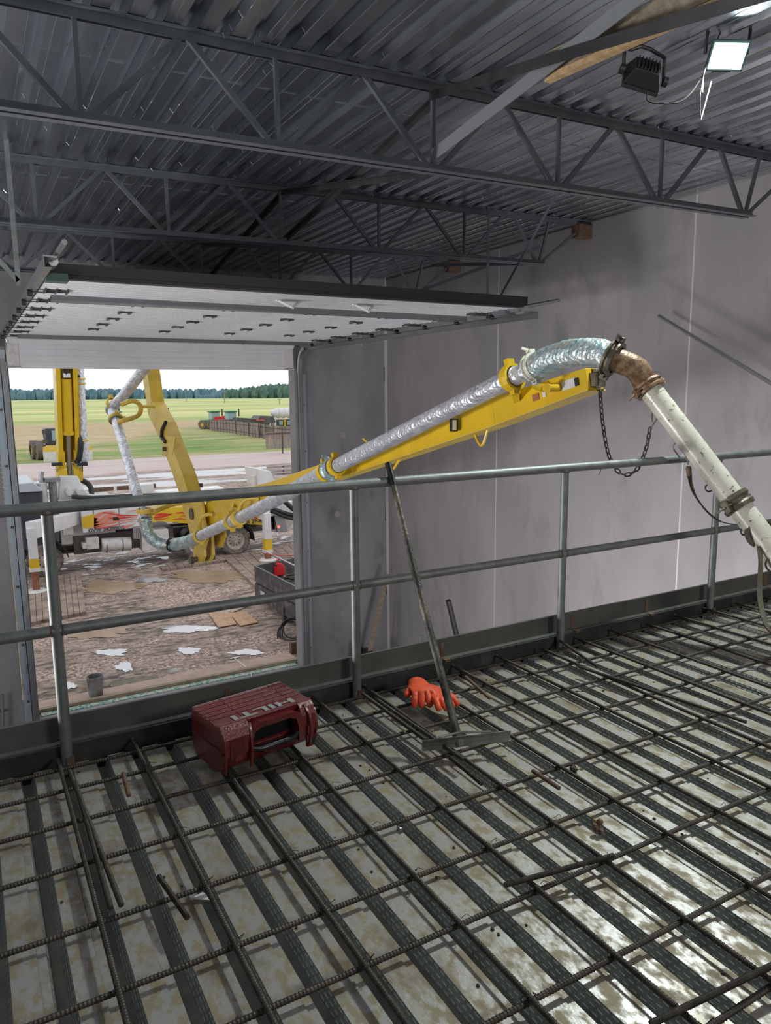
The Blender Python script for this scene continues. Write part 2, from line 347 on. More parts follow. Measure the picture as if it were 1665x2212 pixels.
# ================================================================== STEEL JOISTS
def angle_pair(mb, p0, p1, top, leg=.055, gap=.03, t=.006):
    p0, p1 = Vector(p0), Vector(p1); s = 1 if top else -1
    for sd in (-1, 1):
        y0 = sd*gap/2; o = Vector((0, y0+sd*t/2, 0)); mb.bar(p0+o+Vector((0, 0, -s*leg/2)), p1+o+Vector((0, 0, -s*leg/2)), t, leg)
        o = Vector((0, y0+sd*leg/2, -s*t/2)); mb.bar(p0+o, p1+o, leg, t)
def joist(Y, label):
    T = thing('steel_joist', label, 'roof joist', (XW-.05, Y, 3.1), 'open web joists carrying the roof')
    zt = lambda x: roofz(x)-.003; zb = lambda x: 3.035+.0175*x
    if Y > 10: zb = lambda x: 3.09+.004*x
    a = MB(); angle_pair(a, (-6.9, Y, zt(-6.9)), (7.55, Y, zt(7.55)), True); a.build('top_chord', joistm, T)
    b = MB(); angle_pair(b, (-6.2, Y, zb(-6.2)), (6.78, Y, zb(6.78)), False); b.build('bottom_chord', joistm, T)
    xb = [.72+1.196*i for i in range(-5, 6)]
    for i, x in enumerate(xb):
        lo = (x, Y, zb(x)+.03)
        MB().bar(lo, (x if i < 10 else x+.16, Y, zt(x)-.03), .028, .028, (1, 0, 0)).build('vertical_web', joistm, T)
        for sx in (-.56, .60):
            if i == 10 and sx > 0:
                MB().bar((x+.03, Y, lo[2]), (x+.80, Y, zt(x+.8)-.03), .024, .03, (1, 0, 0)).build('end_diagonal', joistm, T); continue
            if x+sx < -5.6: continue
            if i == 10: sx = -.43
            MB().bar((x+(.05 if sx > 0 else -.05), Y, lo[2]), (x+sx, Y, zt(x+sx)-.03), .03, .036, (1, 0, 0)).build('diagonal_web', joistm, T)
    MB().b2((7.32, Y-.07, 3.53+.02), (7.56, Y+.07, zt(7.4)-.05)).build('bearing_seat', rebaro, T)
    return T
joist(4.75, 'long grey open web roof joist nearest the viewer, across the top of the picture')
joist(7.7, 'dark grey open web roof joist, second from the viewer, ending on a rusty wall seat')
joist(10.75, 'dark open web roof joist farthest away, just above the raised white door')
joist(1.75, 'open web roof joist above the viewer that carries the timber holding the work lights')
def brace(a, b, label, m=bridgem, w=.045):
    a, b = Vector(a), Vector(b); mb = MB(); d = (b-a).normalized(); x = d.cross(Vector((0, 0, 1))).normalized(); y = x.cross(d)
    mb.bar(a, b, w, .005); mb.bar(a+x*(w/2)-y*(w/2), b+x*(w/2)-y*(w/2), .005, w)
    mb.build('bridging_angle', m, label=label, cat='roof bracing', group='cross bracing angles between the roof joists')
XB = 3.13
def zt(x): return roofz(x)-.06
def zb(x): return 3.06+.0175*x
brace((XB, 4.75, zb(XB)+.12), (XB+.02, 1.8, zt(XB)), 'thick pale-edged bracing angle rising from the nearest joist towards the top right', mat('lamplit_brace_steel', (.20, .21, .22), .4, .1), .085)  # lamp light on this angle is put into its paler steel colour
brace((XB-.02, 4.75, zt(XB)), (XB-.02, 1.8, zb(XB)), 'dark bracing angle dropping from the top chord of the nearest joist towards the viewer', bridgem, .06)
brace((XB, 4.8, zt(XB)-.03), (XB, 7.65, zb(XB)+.05), 'dark bracing angle from the nearest joist down to the second joist')
brace((XB-.05, 4.8, zb(XB)), (XB-.05, 7.65, zt(XB)), 'dark bracing angle from the nearest joist up to the second joist')
brace((XB, 7.75, zt(XB)), (XB, 10.7, zb(XB)), 'dark bracing angle from the second joist down to the farthest joist')
brace((XB-.05, 7.75, zb(XB)), (XB-.05, 10.7, zt(XB)), 'dark bracing angle from the second joist up to the farthest joist')
brace((6.75, 10.8, 3.2), (7.5, 8.6, 3.62), 'bracing angle by the right wall beside the farthest joist', joistm, .05)
brace((6.6, 7.75, 3.2), (6.9, 10.6, 3.62), 'bracing angle by the right wall between the two far joists', joistm, .05)

# ================================================================== OVERHEAD DOOR
D = thing('door_1', 'raised white sectional overhead door on horizontal tracks', 'overhead door', (3.1, 9.8, 2.44)); D['kind'] = 'structure'
DX0, DX1, DZ = .66, 5.48, 2.44
sy = [6.6, 7.25, 7.98, 8.74, 9.5, 10.26, 11.02, 11.78, 12.54, 12.98]
for a, b in zip(sy[:-1], sy[1:]):
    s = MB(); s.b2((DX0, a+.004, DZ), (DX1, b-.004, DZ+.045))
    n = max(2, int((b-a)/.12)); 
    for i in range(n): y = a+(b-a)*(i+.5)/n; s.b2((DX0, y-.022, DZ-.007), (DX1, y+.022, DZ))
    s.build('section', doorw, D)
s = MB()
cur = [(12.98, DZ), (13.10, DZ-.03), (13.17, DZ-.09)]
for (y0, z0), (y1, z1) in zip(cur[:-1], cur[1:]): s.bar((( DX0+DX1)/2, y0, z0+.022), ((DX0+DX1)/2, y1, z1+.022), DX1-DX0, .045, (0, 0, 1))
s.build('section', doorw, D)
s = MB(); s.b2((DX0, 13.2, 1.965), (DX1, 13.245, 2.37))
for z in (2.06, 2.16, 2.26): s.b2((DX0, 13.195, z), (DX1, 13.2, z+.006))
s.build('bottom_section', doorw, D)
s = MB(); s.b2((DX0, 6.50, DZ-.01), (DX1, 6.6, DZ+.06)); s.b2((DX0, 6.47, DZ+.02), (DX1, 6.53, DZ+.1)); s.build('top_seal', rubber, D)
for y in (7.62, 12.42):
    s = MB(); s.b2((DX0+.12, y-.05, DZ-.06), (DX1-.02, y-.044, DZ)); s.b2((DX0+.12, y-.05, DZ-.066), (DX1-.02, y+.05, DZ-.06)); s.b2((DX0+.12, y+.044, DZ-.06), (DX1-.02, y+.05, DZ)); s.build('strut', trackm, D)
hy = [7.98, 8.74, 9.5, 10.26, 11.02, 12.75, 13.0]
def hinge(x, y, z, w=.105):
    s = MB(); s.b2((x-w/2, y-.045, z-.014), (x+w/2, y-.028, z)); s.b2((x-w/2, y+.028, z-.014), (x+w/2, y+.045, z))
    for q in (-1, 1): s.b2((x+q*w/2-.012, y-.07, z-.03), (x+q*w/2+.012, y+.07, z))
    s.cyl((x-w/2-.012, y, z-.016), (x+w/2+.012, y, z-.016), .007, n=8); s.build('hinge', hingem, D)
for x in (1.64, 2.6, 3.57, 4.53):
    for y in hy: hinge(x, y, DZ)
# end hinges and rollers
for y in sy[1:-1]:
    for q in (0, 1):
        x = DX0+.13 if q == 0 else DX1-.1; sg = -1 if q == 0 else 1
        s = MB(); s.b2((x-.09, y-.05, DZ-.022), (x+.09, y-.036, DZ)); s.b2((x-.09, y+.036, DZ-.022), (x+.09, y+.05, DZ))
        for t in (-.09, 0, .09): s.b2((x+t-.007, y-.09, DZ-.03), (x+t+.007, y+.09, DZ-.004))
        s.cyl((x, y, DZ-.03), (x+sg*.22, y, DZ-.03), .006, n=6); h = s.build('roller_hinge', hingem, D)
        MB().cyl((x+sg*.19, y, DZ-.04), (x+sg*.23, y, DZ-.04), .03, n=12).build('roller', rubber, h)
for q, x in ((0, DX0+.07), (1, DX1-.09)):
    s = MB(); s.b2((x-.09, 13.19, 1.97), (x+.09, 13.2, 2.36)); s.b2((x-.09, 13.15, 1.97), (x+.09, 13.2, 1.985)); s.build('corner_plate', whiteg, D)
# shackle-like truss brackets on the underside
for x in (2.9, 3.75):
    s = MB(); s.bar((x-.12, 7.05, DZ-.01), (x, 6.95, DZ-.09), .02, .02); s.bar((x+.12, 7.05, DZ-.01), (x, 6.95, DZ-.09), .02, .02); s.b2((x-.13, 7.03, DZ-.02), (x+.13, 7.07, DZ)); s.build('bracket', whiteg, D)

def track(name, X, z, yend, sg, label):
    T = thing('door_track', label, 'door track', (X, 9.8, z))
    s = MB(); z1 = z
    s.bar((X, yend, z), (X, 12.9, z1), .004, .075); s.bar((X-sg*.025, yend, z+.037), (X-sg*.025, 12.9, z1+.037), .05, .004); s.bar((X-sg*.025, yend, z-.037), (X-sg*.025, 12.9, z1-.037), .05, .004)
    s.build('horizontal_rail', trackm, T)
    s = MB(); pts = arc((X, 12.9, z1), (X, 13.2, z1), (X, 13.22, z1-.42), 10)
    for a, b in zip(pts[:-1], pts[1:]): s.bar(a, b, .055, .075, (1, 0, 0))
    s.build('curved_rail', trackm, T)
    s = MB(); s.b2((X-.03, 13.20, -3.95), (X+.03, 13.245, z1-.40)); s.b2((X+.03, 13.17, -3.95), (X+.05, 13.245, z1-.40)); s.build('vertical_rail', trackm, T)
    s = MB(); s.b2((X+sg*.05, 13.28, -3.95), (X+sg*.15, 13.295, 1.9)); s.b2((X+sg*.045, 13.2, -3.95), (X+sg*.053, 13.295, 1.9)); s.build('wall_angle', trackb, T)
    for zz in (-3.6, -2.6, -1.6, -.6, .4, 1.3): MB().b2((X+sg*.03, 13.24, zz), (X+sg*.1, 13.28, zz+.03)).build('track_clip', hingem, T)
    return T
T = track('r', 5.62, 2.35, 6.45, 1, 'right hand galvanized door track running along the concrete wall')
s = MB(); s.cyl((5.45, 6.9, 2.43), (5.5, 6.0, 2.45), .02, n=12); s.cyl((5.48, 6.75, 2.43), (5.48, 6.6, 2.43), .035, n=12); s.b2((5.5, 6.55, 2.37), (5.62, 6.68, 2.40)); s.build('spring_bumper', steel, T)
s = MB(); s.b2((5.42, 6.78, 2.38), (5.56, 7.0, 2.46)); s.build('end_bracket', joistm, T)
s = MB(); s.bar((5.64, 7.4, 2.38), (5.64, 7.4, 3.7), .035, .004, (0, 1, 0)); s.bar((5.64, 7.4, 2.38), (5.64, 6.1, 3.7), .035, .004, (1, 0, 0)); s.build('hanger_angle', joistm, T)
T = track('l', .585, 2.46, 5.95, -1, 'left hand galvanized door track under the roof at the left edge')
s = MB(); s.cyl((.66, 6.5, 2.50), (.70, 5.7, 2.56), .02, n=12); s.cyl((.665, 6.35, 2.50), (.668, 6.15, 2.5), .036, n=12); s.b2((.585, 6.0, 2.5), (.68, 6.1, 2.515)); s.build('spring_bumper', steel, T)
s = MB(); s.b2((.64, 6.45, 2.40), (.80, 6.58, 2.46)); s.build('end_bracket', mat('dark_green_bracket', (.05, .09, .07), .5), T)
s = MB(); s.bar((.50, 7.3, 2.46), (.50, 7.3, 3.7), .04, .004, (0, 1, 0)); s.build('hanger_angle', galv, T)
for a_, b_ in (((.50, 7.3, 2.50), (.0, 7.3, 3.1)), ((.46, 10.5, 2.46), (.46, 10.5, 3.7)), ((.46, 10.5, 2.5), (-.1, 10.5, 3.1))): MB().bar(a_, b_, .04, .004, (0, 1, 0)).build('hanger_angle', galv, T)
# hand chain beside the left track
s = MB(); z = 1.8
ptsC = [onY(x, y, 13.2) for x, y in ((22, 1180), (33, 1300), (41, 1400), (50, 1512))]; ptsC = path([ptsC[0]+Vector((-.07, 0, 3.0))]+ptsC, 40)
for i, p in enumerate(ptsC): s.ball(p, .011, 4, (1, 1, 1.6))
s.build('door_hand_chain', mat('brass_chain', (.55, .47, .33), .4, .5), label='pale beaded hand chain hanging beside the left door track', cat='chain')
s = MB(); a = onY(5, 1500, 13.2); b = onY(7, 1590, 13.2); s.cyl(a, b, .02, n=10); s.b2(onY(5, 1537, 13.2)+Vector((-.08, -.03, -.02)), onY(5, 1537, 13.25)+Vector((.08, .02, .02)))
s.build('wall_conduit', galv, label='short grey conduit with a strap on the wall at the left edge', cat='conduit')

# ================================================================== GUARDRAIL
G = thing('guardrail', 'galvanized pipe guardrail along the edge of the steel deck', 'railing', (3.0, 3.165, 0))
YR = 3.115; rr_ = .0225
for x in (.243, 1.588, 2.937, 4.285, 5.63, 6.98, -1.1):
    s = MB(); s.cyl((x, YR, -.03), (x, YR, 1.075), rr_, n=20); s.build('post', galv, G, smooth=True)
s = MB(); s.cyl((-1.6, YR, 1.075), (7.4, YR, 1.075), .024, n=20); s.build('top_rail', galv, G, smooth=True)
s = MB(); s.cyl((-1.6, YR, .578), (7.4, YR, .578), .022, n=20); s.build('mid_rail', galv, G, smooth=True)
s = MB()
for x in (.243, 1.588, 2.937, 4.285, 5.63):
    for zz, q in ((.578, 1), (.578, -1)): s.ring((x+q*.021, YR, zz), (1, 0, 0), .0225, .0035, 16, 6)
    s.ring((x, YR, 1.052), (0, 0, 1), .0225, .0035, 16, 6); s.box((x+.01, YR-.02, .02), (.03, .02, .05))
s.build('weld_bead', rebaro, G)
def xpatch(x0, y0, zs): pass

# ================================================================== REBAR
def bar_mesh(L, r=.0075):
    me_v = []; me_f = []; n = 7; per = .010; k = 0; x = 0.
    rings = []
    while x < L: rings += [(x, r), (x+.0055, r), (x+.0068, r+.0013), (x+.0087, r+.0013)]; x += per
    for x, q in rings:
        for j in range(n): a = 2*math.pi*j/n; me_v.append((x, q*math.cos(a), q*math.sin(a)))
    K = len(rings)
    me_f = [(i*n+j, i*n+(j+1) % n, (i+1)*n+(j+1) % n, (i+1)*n+j) for i in range(K-1) for j in range(n)]
    me_f += [tuple(range(n)), tuple(range((K-1)*n, K*n))]
    me = bpy.data.meshes.new('bar'); me.from_pydata(me_v, [], me_f); me.polygons.foreach_set('use_smooth', [True]*len(me_f)); me.update()
    return me
def rebar(me, a, b, m, label, group, name='reinforcing_bar'):
    a, b = Vector(a), Vector(b)
    o = bpy.data.objects.new(name, me); C.objects.link(o); o.location = a; o.rotation_euler = (b-a).to_track_quat('X', 'Z').to_euler()
    o['label'] = label; o['category'] = 'rebar'; o['group'] = group
    if not me.materials: me.materials.append(m)
    return o
meX = bar_mesh(8.6); meX.materials.append(rebarm); meY = bar_mesh(5.4); meY.materials.append(rebarm)
ZX, ZY = .026, .043
XBARS = [3.03, 2.855, 2.61, 2.345, 2.035, 1.755, 1.515, 1.212, .946, .68, .4]
for i, y in enumerate(XBARS):
    dy = .07 if i == 0 else random.uniform(-.012, .012)
    rebar(meX, (-1.4, y-(.01 if i == 0 else dy/2), ZX), (7.2, y+dy, ZX), rebarm,
          'ribbed steel bar laid parallel to the railing, %s one out from the edge plate' % ORD[i], 'rebar laid parallel to the railing')
YBARS = [.214, .506, .780, 1.07, 1.358, 1.628, 1.915, 2.186, 2.48, 2.775, 3.07, 3.36, 3.655, 3.95, 4.25, 4.54, 4.84, 5.13, 5.43, 5.72]
for i, x in enumerate(YBARS):
    rebar(meY, (x+random.uniform(-.008, .008), 3.13-(.0 if i % 3 else .03), ZY), (x+random.uniform(-.01, .01), -2.27, ZY), rebarm,
          'ribbed steel bar running away from the railing, %s from the left' % ORD[i], 'rebar laid square to the railing')
meS = bar_mesh(.9); meS.materials.append(rebarm); meT = bar_mesh(.34); meT.materials.append(rebaro); meL = bar_mesh(1.6); meL.materials.append(rebarm)
G3 = 'loose offcuts of rebar lying on the deck'
def off(me, p0, p1, z, label): 
    a, b = onZ(*p0, z), onZ(*p1, z); o = rebar(me, a, a+(b-a), rebarm, label, G3, 'rebar_offcut'); L = {meS: .9, meT: .34, meL: 1.6}[me]; o.scale = ((b-a).length/L, 1, 1)
off(meL, (150, 1665), (262, 1955), .06, 'rusty bar offcut beside the leftmost long bar, ending in a round cut')
off(meL, (163, 1688), (238, 1960), .06, 'thin bar offcut tied against the leftmost long bar')
off(meS, (343, 1893), (405, 1982), .058, 'short rusty bar stub crossing under a bar left of the middle foreground')
off(meT, (266, 1670), (278, 1718), .058, 'very short bar stub left of the red case')
off(meS, (782, 1498), (935, 1610), .06, 'bar offcut doubled against a long bar beside the middle railing post')
off(meS, (815, 1512), (1000, 1640), .060, 'bar offcut running under the scraper blade towards the viewer')
off(meS, (972, 1636), (1040, 1693), .058, 'short bar offcut just in front of the scraper blade')
off(meT, (1150, 1665), (1208, 1703), .055, 'short bar stub in the bay right of the scraper blade')
off(meS, (1205, 1381), (1290, 1440), .06, 'bar offcut starting at the third railing post')
off(meL, (1250, 1440), (1612, 1560), .06, 'long bar offcut with a green cut end right of centre')
off(meS, (1090, 1912), (1325, 1848), .062, 'rusty bar offcut lying beside a crossing bar in the right foreground')
off(meS, (1405, 2212), (1700, 2070), .062, 'bar offcut doubled along a crossing bar at the bottom right corner')
off(meT, (1005, 1462), (1057, 1508), .06, 'short bar stub sticking out near the orange gloves')
# tie wires and chairs under the bars
m = MB(); rr = random.Random(5)
for i, x in enumerate(YBARS[:14]):
    for j, y in enumerate(XBARS[:9]):
        if rr.random() < .45 and not (.65 < x < 1.25 and 2.5 < y < 2.95):
            m.ring((x, y, .034), (1, 1, rr.uniform(-.4, .4)), .017, .0013, 8, 4)
            a = Vector((x+.01, y-.01, .055)); m.tube([a, a+Vector((rr.uniform(-.01, .02), -.005, .012)), a+Vector((rr.uniform(-.01, .03), -.012, .004))], .0012, 4)
m.build('tie_wire', wire, label='twisted wire ties at the bar crossings on the steel deck', cat='tie wire', kind='stuff')
m = MB()
for k_, y in enumerate((2.61, 2.035, 1.515, .946)):
    x = .3
    while x < 6.8: m.b2((x, y-.028, -.001), (x+.085, y-.012, .018)); m.b2((x+.03, y-.028, .0), (x+.036, y+.01, .02)); x += .2836
m = MB()
for x in [X0+PD*i+.03 for i in range(4, 46)]:
    for y in (2.61, 1.755): pass
# small debris
m = MB(); rr = random.Random(11)
for i in range(420):
    x = rr.uniform(.0, 5.5); y = rr.uniform(.9, 3.05); s_ = rr.uniform(.0015, .006)
    k0 = math.floor((x-X0)/PD); fx = (x-X0)-k0*PD
    if fx < .066: m.ball((x, y, s_*.4), s_, 3, (1, 1.3, .7))
m.build('mud_crumbs', mat('dark_mud', (.05, .04, .03), .9), label='dark crumbs of mud scattered over the steel deck', cat='mud', kind='stuff')
for q, lab in (((1290, 1800), 'small rusty lump of mud standing on the deck right of centre'), ((1240, 1668), 'small green-black clod on the deck beyond the right foreground bars')):
    p = onZ(*q, 0); m = MB()
    for i in range(6): m.ball(p+Vector((random.uniform(-.01, .01), random.uniform(-.01, .01), .008+.007*i*(1 if q[0] == 1290 else .3))), .011, 4)
    m.build('mud_clod', rebaro if q[0] == 1290 else wire, label=lab, cat='mud clod')
p = onZ(865, 1790, 0.0); m = MB(); m.ring(p+Vector((0, 0, .012)), (.2, -.5, .8), .011, .004, 12, 6); m.cyl(p, p+Vector((0, 0, .01)), .014, n=10)
m.build('steel_washer', steel, label='round steel washer lying in a deck channel below the scraper', cat='washer')
p = onZ(430, 1945, 0.002); m = MB(); m.prism([p+Vector(a) for a in ((-.025, .02, 0), (.02, .03, 0), (.035, -.02, 0))], (0, 0, .0015)); m.build('scrap_plate', whiteg, label='small pale triangular scrap of sheet metal in the left foreground', cat='scrap')

# ================================================================== RED TOOL CASE
ang = math.radians(9.5); ex = Vector((math.cos(ang), math.sin(ang), 0)); ey = Vector((-math.sin(ang), math.cos(ang), 0)); ez = Vector((0, 0, 1))
c0 = Vector((.748, 2.585, .045)); CW, CD, CHh = .415, .295, .205
def cp(u, v, w_): return c0 + ex*u + ey*v + ez*w_      # u along width, v to the back, w up
K = thing('tool_case', 'dark red ribbed plastic tool case with grey lettering lying on the rebar', 'tool case', tuple(c0))
# body: rounded trapezoid profile in v-w, extruded along u
prof = [(.05, 0), (.02, .04), (0, .10), (.0, .15), (.012, .185), (.03, .2)]
top = []; n = 6; v = .03
for i in range(5):
    a = .035+i*.038 if i else .035
ribs = [(.115, .2), (.118, .206), (.128, .206), (.131, .2), (.152, .2), (.155, .206), (.165, .206), (.168, .2), (.19, .2), (.193, .206), (.203, .206), (.206, .2), (.228, .2), (.231, .206), (.241, .206), (.244, .2), (.262, .2), (.265, .205), (.28, .203), (.292, .19)]
prof = [(.075, 0), (.03, .03), (.002, .085), (.0, .155), (.012, .188), (.030, .2), (.033, .206), (.043, .206), (.046, .2)]+ribs+[(.295, .15), (.295, .06), (.285, .02), (.26, 0)]
def slab_(u0, u1, pr): b = MB(); b.prism([cp(u0, v, w_) for v, w_ in pr], ex*(u1-u0)); return b
inner = [(v+(.012 if v < .03 else 0), w_) for v, w_ in prof]
b = MB(); b.prism([cp(.0, v, w_) for v, w_ in prof], ex*.115)
b.prism([cp(.345, v, w_) for v, w_ in prof], ex*.07)
cut = [(.075, 0), (.03, .03), (.010, .055), (.065, .068), (.06, .15), (.035, .178), (.030, .2)]+prof[6:]
b.prism([cp(.115, v, w_) for v, w_ in cut], ex*.23)
b.build('case_shell', redp, K, smooth=False, bevel=.004)
# handle arch and grip
b = MB()
ho = [(.105, .05), (.103, .12), (.118, .172), (.155, .188), (.305, .188), (.342, .172), (.357, .12), (.355, .05)]; hi = [(.125, .05), (.125, .115), (.135, .150), (.165, .163), (.295, .163), (.325, .150), (.335, .115), (.335, .05)]
for i in range(7):
    b.prism([cp(ho[i][0], .000, ho[i][1]), cp(ho[i+1][0], .000, ho[i+1][1]), cp(hi[i+1][0], .004, hi[i+1][1]), cp(hi[i][0], .004, hi[i][1])], ey*.055)
b.build('handle_frame', redp, K)
b = MB(); b.tube([cp(.118, .02, .085), cp(.16, .004, .075), cp(.30, .004, .075), cp(.342, .02, .085)], .014, 10); b.build('handle', black, K, smooth=True)
b = MB(); b.prism([cp(.12, .070, .05), cp(.34, .070, .05), cp(.34, .050, .16), cp(.12, .050, .16)], ey*.004); b.build('handle_recess', black, K)
for u in (.045, ):
    b = MB(); b.prism([cp(u-.022, -.003, .07), cp(u+.04, -.003, .07), cp(u+.04, -.0015, .155), cp(u-.022, -.0015, .155)], ey*.006); l = b.build('latch_recess', redd, K)
    b = MB(); b.prism([cp(u-.005, -.008, .065), cp(u+.025, -.008, .065), cp(u+.025, -.008, .085), cp(u-.005, -.008, .085)], ey*.008); b.build('latch', redp, l)
b = MB(); b.prism([cp(.37, -.012, .075), cp(.395, -.012, .075), cp(.395, -.012, .11), cp(.37, -.012, .11)], ey*.015); b.prism([cp(.365, -.01, .02), cp(.40, -.01, .02), cp(.40, -.008, .07), cp(.365, -.008, .07)], ey*.012); b.build('latch', redp, K)
b = MB(); b.prism([cp(.37, -.012, .03), cp(.40, -.012, .03), cp(.4, -.012, .055), cp(.37, -.012, .055)], ey*.015); b.build('latch_clip', black, K)
# side ribs at the right end and a raised lid seam round the body
b = MB(); b.tube([cp(.417, .02, .03), cp(.425, .01, .09), cp(.422, .02, .16), cp(.41, .05, .19)], .008, 6); b.tube([cp(.380, -.006, .03), cp(.385, -.012, .1), cp(.38, -.006, .16), cp(.37, .02, .195)], .009, 6)
b.build('edge_ridge', redp, K, smooth=True); b = MB(); b.tube([cp(.0, .001, .02), cp(.002, -.004, .09), cp(.002, .0, .16), cp(.004, .02, .195)], .006, 6); b.tube([cp(.112, .001, .02), cp(.112, -.006, .09), cp(.114, .0, .16), cp(.12, .02, .19)], .007, 6)
b.tube([cp(-.002, .28, .10), cp(-.003, .15, .10), cp(-.003, .01, .10)], .005, 6); b.build('edge_ridge', redp, K, smooth=True)
t = text('HILTI', .058, .0012, cp(.213, .082, .202), -ex*1.0, -ey, greyt, 'lettering', K)
for v_ in t.data.vertices:      # widen the letters along the case
    co_ = v_.co+Vector(K['_o']); rel = (co_-cp(.213, .082, .202)); v_.co = v_.co + ex*(rel.dot(ex)*1.15) - ey*.006

# ================================================================== GLOVES, SCRAPER
GL = 'pair of orange rubber gloves on the deck'
def glove(name, base, dirv, side, label, curl=.35, sz=1.0):
    T = MB(); d = Vector(dirv).normalized(); s_ = d.cross(Vector((0, 0, 1))).normalized(); base = Vector(base)
    sk = bpy.data.meshes.new(name); V = []; E_ = []; R_ = []
    def node(p, r, par=None):
        V.append(p); R_.append(r)
        if par is not None: E_.append((par, len(V)-1))
        return len(V)-1
    def q(a, b_, c): return base + d*(a*sz) + s_*(b_*side*sz) + Vector((0, 0, c*sz))
    r0 = node(q(.05, 0, .035), (.042*sz, .028*sz)); c1 = node(q(-.01, 0, .03), (.036*sz, .026*sz), r0); node(q(-.06, .005, .03), (.045*sz, .03*sz), c1)
    for i, (o, L) in enumerate(((-.033, .055), (-.011, .065), (.012, .06), (.033, .048))):
        k1 = node(q(.085, o, .038), (.015*sz, .015*sz), r0); k2 = node(q(.085+L*.5, o*1.25, .04-curl*.03), (.0135*sz, .0135*sz), k1); node(q(.085+L*(.95-curl*.5), o*1.35, .03-curl*.05), (.012*sz, .012*sz), k2)
    t1 = node(q(.03, .045, .03), (.017*sz, .017*sz), r0); node(q(.07, .065, .022), (.013*sz, .013*sz), t1)
    ctr = Vector(base); sk.from_pydata([tuple(p-ctr) for p in V], E_, [])
    o = bpy.data.objects.new(name, sk); C.objects.link(o); o.location = ctr
    mo = o.modifiers.new('s', 'SKIN')
    for i, l in enumerate(sk.skin_vertices[0].data): l.radius = R_[i]; l.use_root = (i == 0)
    sb = o.modifiers.new('d', 'SUBSURF'); sb.levels = sb.render_levels = 2
    dg = bpy.context.evaluated_depsgraph_get(); me = bpy.data.meshes.new_from_object(o.evaluated_get(dg)); o.modifiers.clear(); o.data = me; me.materials.append(orange)
    me.polygons.foreach_set('use_smooth', [True]*len(me.polygons))
    o['label'] = label; o['category'] = 'glove'; o['group'] = GL; return o
a = onZ(905, 1505, .05); b = onZ(935, 1560, .05); glove('rubber_glove', a+Vector((.0, 0, .015)), (b-a), 1, 'orange rubber glove with curled fingers, left of the pair under the scraper handle', .75, 1.25)
a = onZ(925, 1517, .05); b = onZ(968, 1552, .05); glove('rubber_glove', a+Vector((.03, 0, .0)), (b-a), -1, 'orange rubber glove lying flat, right of the pair beside the scraper handle', .25, 1.2)
S = thing('floor_scraper', 'long handled muddy floor scraper leaning on the guardrail', 'floor scraper', tuple(onZ(992, 1600, .03)))
hb = onZ(990, 1597, .075); ht = onY(836, 992, 3.17); hm = onY(849, 1045, YR-.048)
b = MB(); b.tube([hb, hb.lerp(hm, .5)+Vector((-.006, 0, 0)), hm], [.0175, .0165, .014], 14); b.build('handle', polem, S, smooth=True)
b = MB(); d_ = (hm-hb).normalized(); b.cyl(hm-d_*.01, hm+d_*.115, .0165, n=14); b.build('grip', black, S, smooth=True)
l = onZ(912, 1622, .05); r = onZ(1102, 1600, .05); u = (r-l).normalized(); bk = Vector((u.y, -u.x, 0))
b = MB(); L = (r-l).length
for i in range(1):
    pr = [(-.012, -.008), (.0, -.012), (.006, .0), (.004, .02), (-.003, .036), (-.007, .036), (-.001, .02), (.0, .002)]
    b.prism([l+bk*(p[0]*-1)+Vector((0, 0, p[1]+.012)) for p in pr], u*L)
b.build('blade', blade, S)
b = MB(); mid = l+u*(L*.44)+Vector((0, 0, .05)); b.tube([hb+Vector((0, 0, .03)), l+u*(L*.15)+Vector((0, 0, .05))], .005, 6); b.tube([hb+Vector((0, 0, .03)), l+u*(L*.78)+Vector((0, 0, .05))], .005, 6); b.cyl(hb-d_*.03, hb+d_*.03, .021, n=12); b.build('brace_rod', blade, S)

# ================================================================== PLACING BOOM (thing) IN ONE VERTICAL PLANE
tip = onD(1275, 818, 5.1); tur = onY(149, 1030, 26.2)
dn = Vector((tur.x-tip.x, tur.y-tip.y, 0)).normalized(); nn = Vector((dn.y, -dn.x, 0))      # nn points to +X side
def onP(x, y, off=0.):
    r = ray(x, y); P0 = tip+nn*off; return CAM + r*((P0-CAM).dot(nn)/r.dot(nn))
B = thing('placing_boom', 'yellow concrete placing boom reaching in through the doorway over the deck', 'concrete boom', tuple(tur))
def pbox(mb, pts, hts, th, off=0.):
    "beam through centre points (in the plane), in-plane heights hts, lateral thickness th"
    up = []; lo = []
    for i, p in enumerate(pts):
        t = (pts[min(i+1, len(pts)-1)]-pts[max(i-1, 0)]).normalized(); nrm = nn.cross(t).normalized()
        if nrm.z < 0: nrm = -nrm
        up.append(p+nrm*hts[i]/2); lo.append(p-nrm*hts[i]/2)
    poly = [q - nn*(th/2)+nn*off for q in up+lo[::-1]]
    k = len(pts)
    # build as quads strip for non convex safety
    for i in range(k-1):
        mb.prism([up[i]-nn*(th/2), up[i+1]-nn*(th/2), lo[i+1]-nn*(th/2), lo[i]-nn*(th/2)], nn*th)
J = onP(440, 1118)
bt = [J, onP(500, 1092), onP(600, 1058), onP(694, 1026), onP(900, 953), onP(1080, 888), onP(1284, 818)]
m = MB(); pbox(m, bt, [.34, .40, .24, .22, .22, .22, .15], .15); m.build('tip_section', yel, B, bevel=.006)
m = MB()
for a, b_ in zip(bt[2:-1], bt[3:]):
    t = (b_-a).normalized(); nr = nn.cross(t); nr = -nr if nr.z < 0 else nr
    m.bar(a-nr*.115, b_-nr*(.115 if b_ != bt[-1] else .08), .19, .008, (0, 0, 1))
m.build('bottom_flange', yels, B)
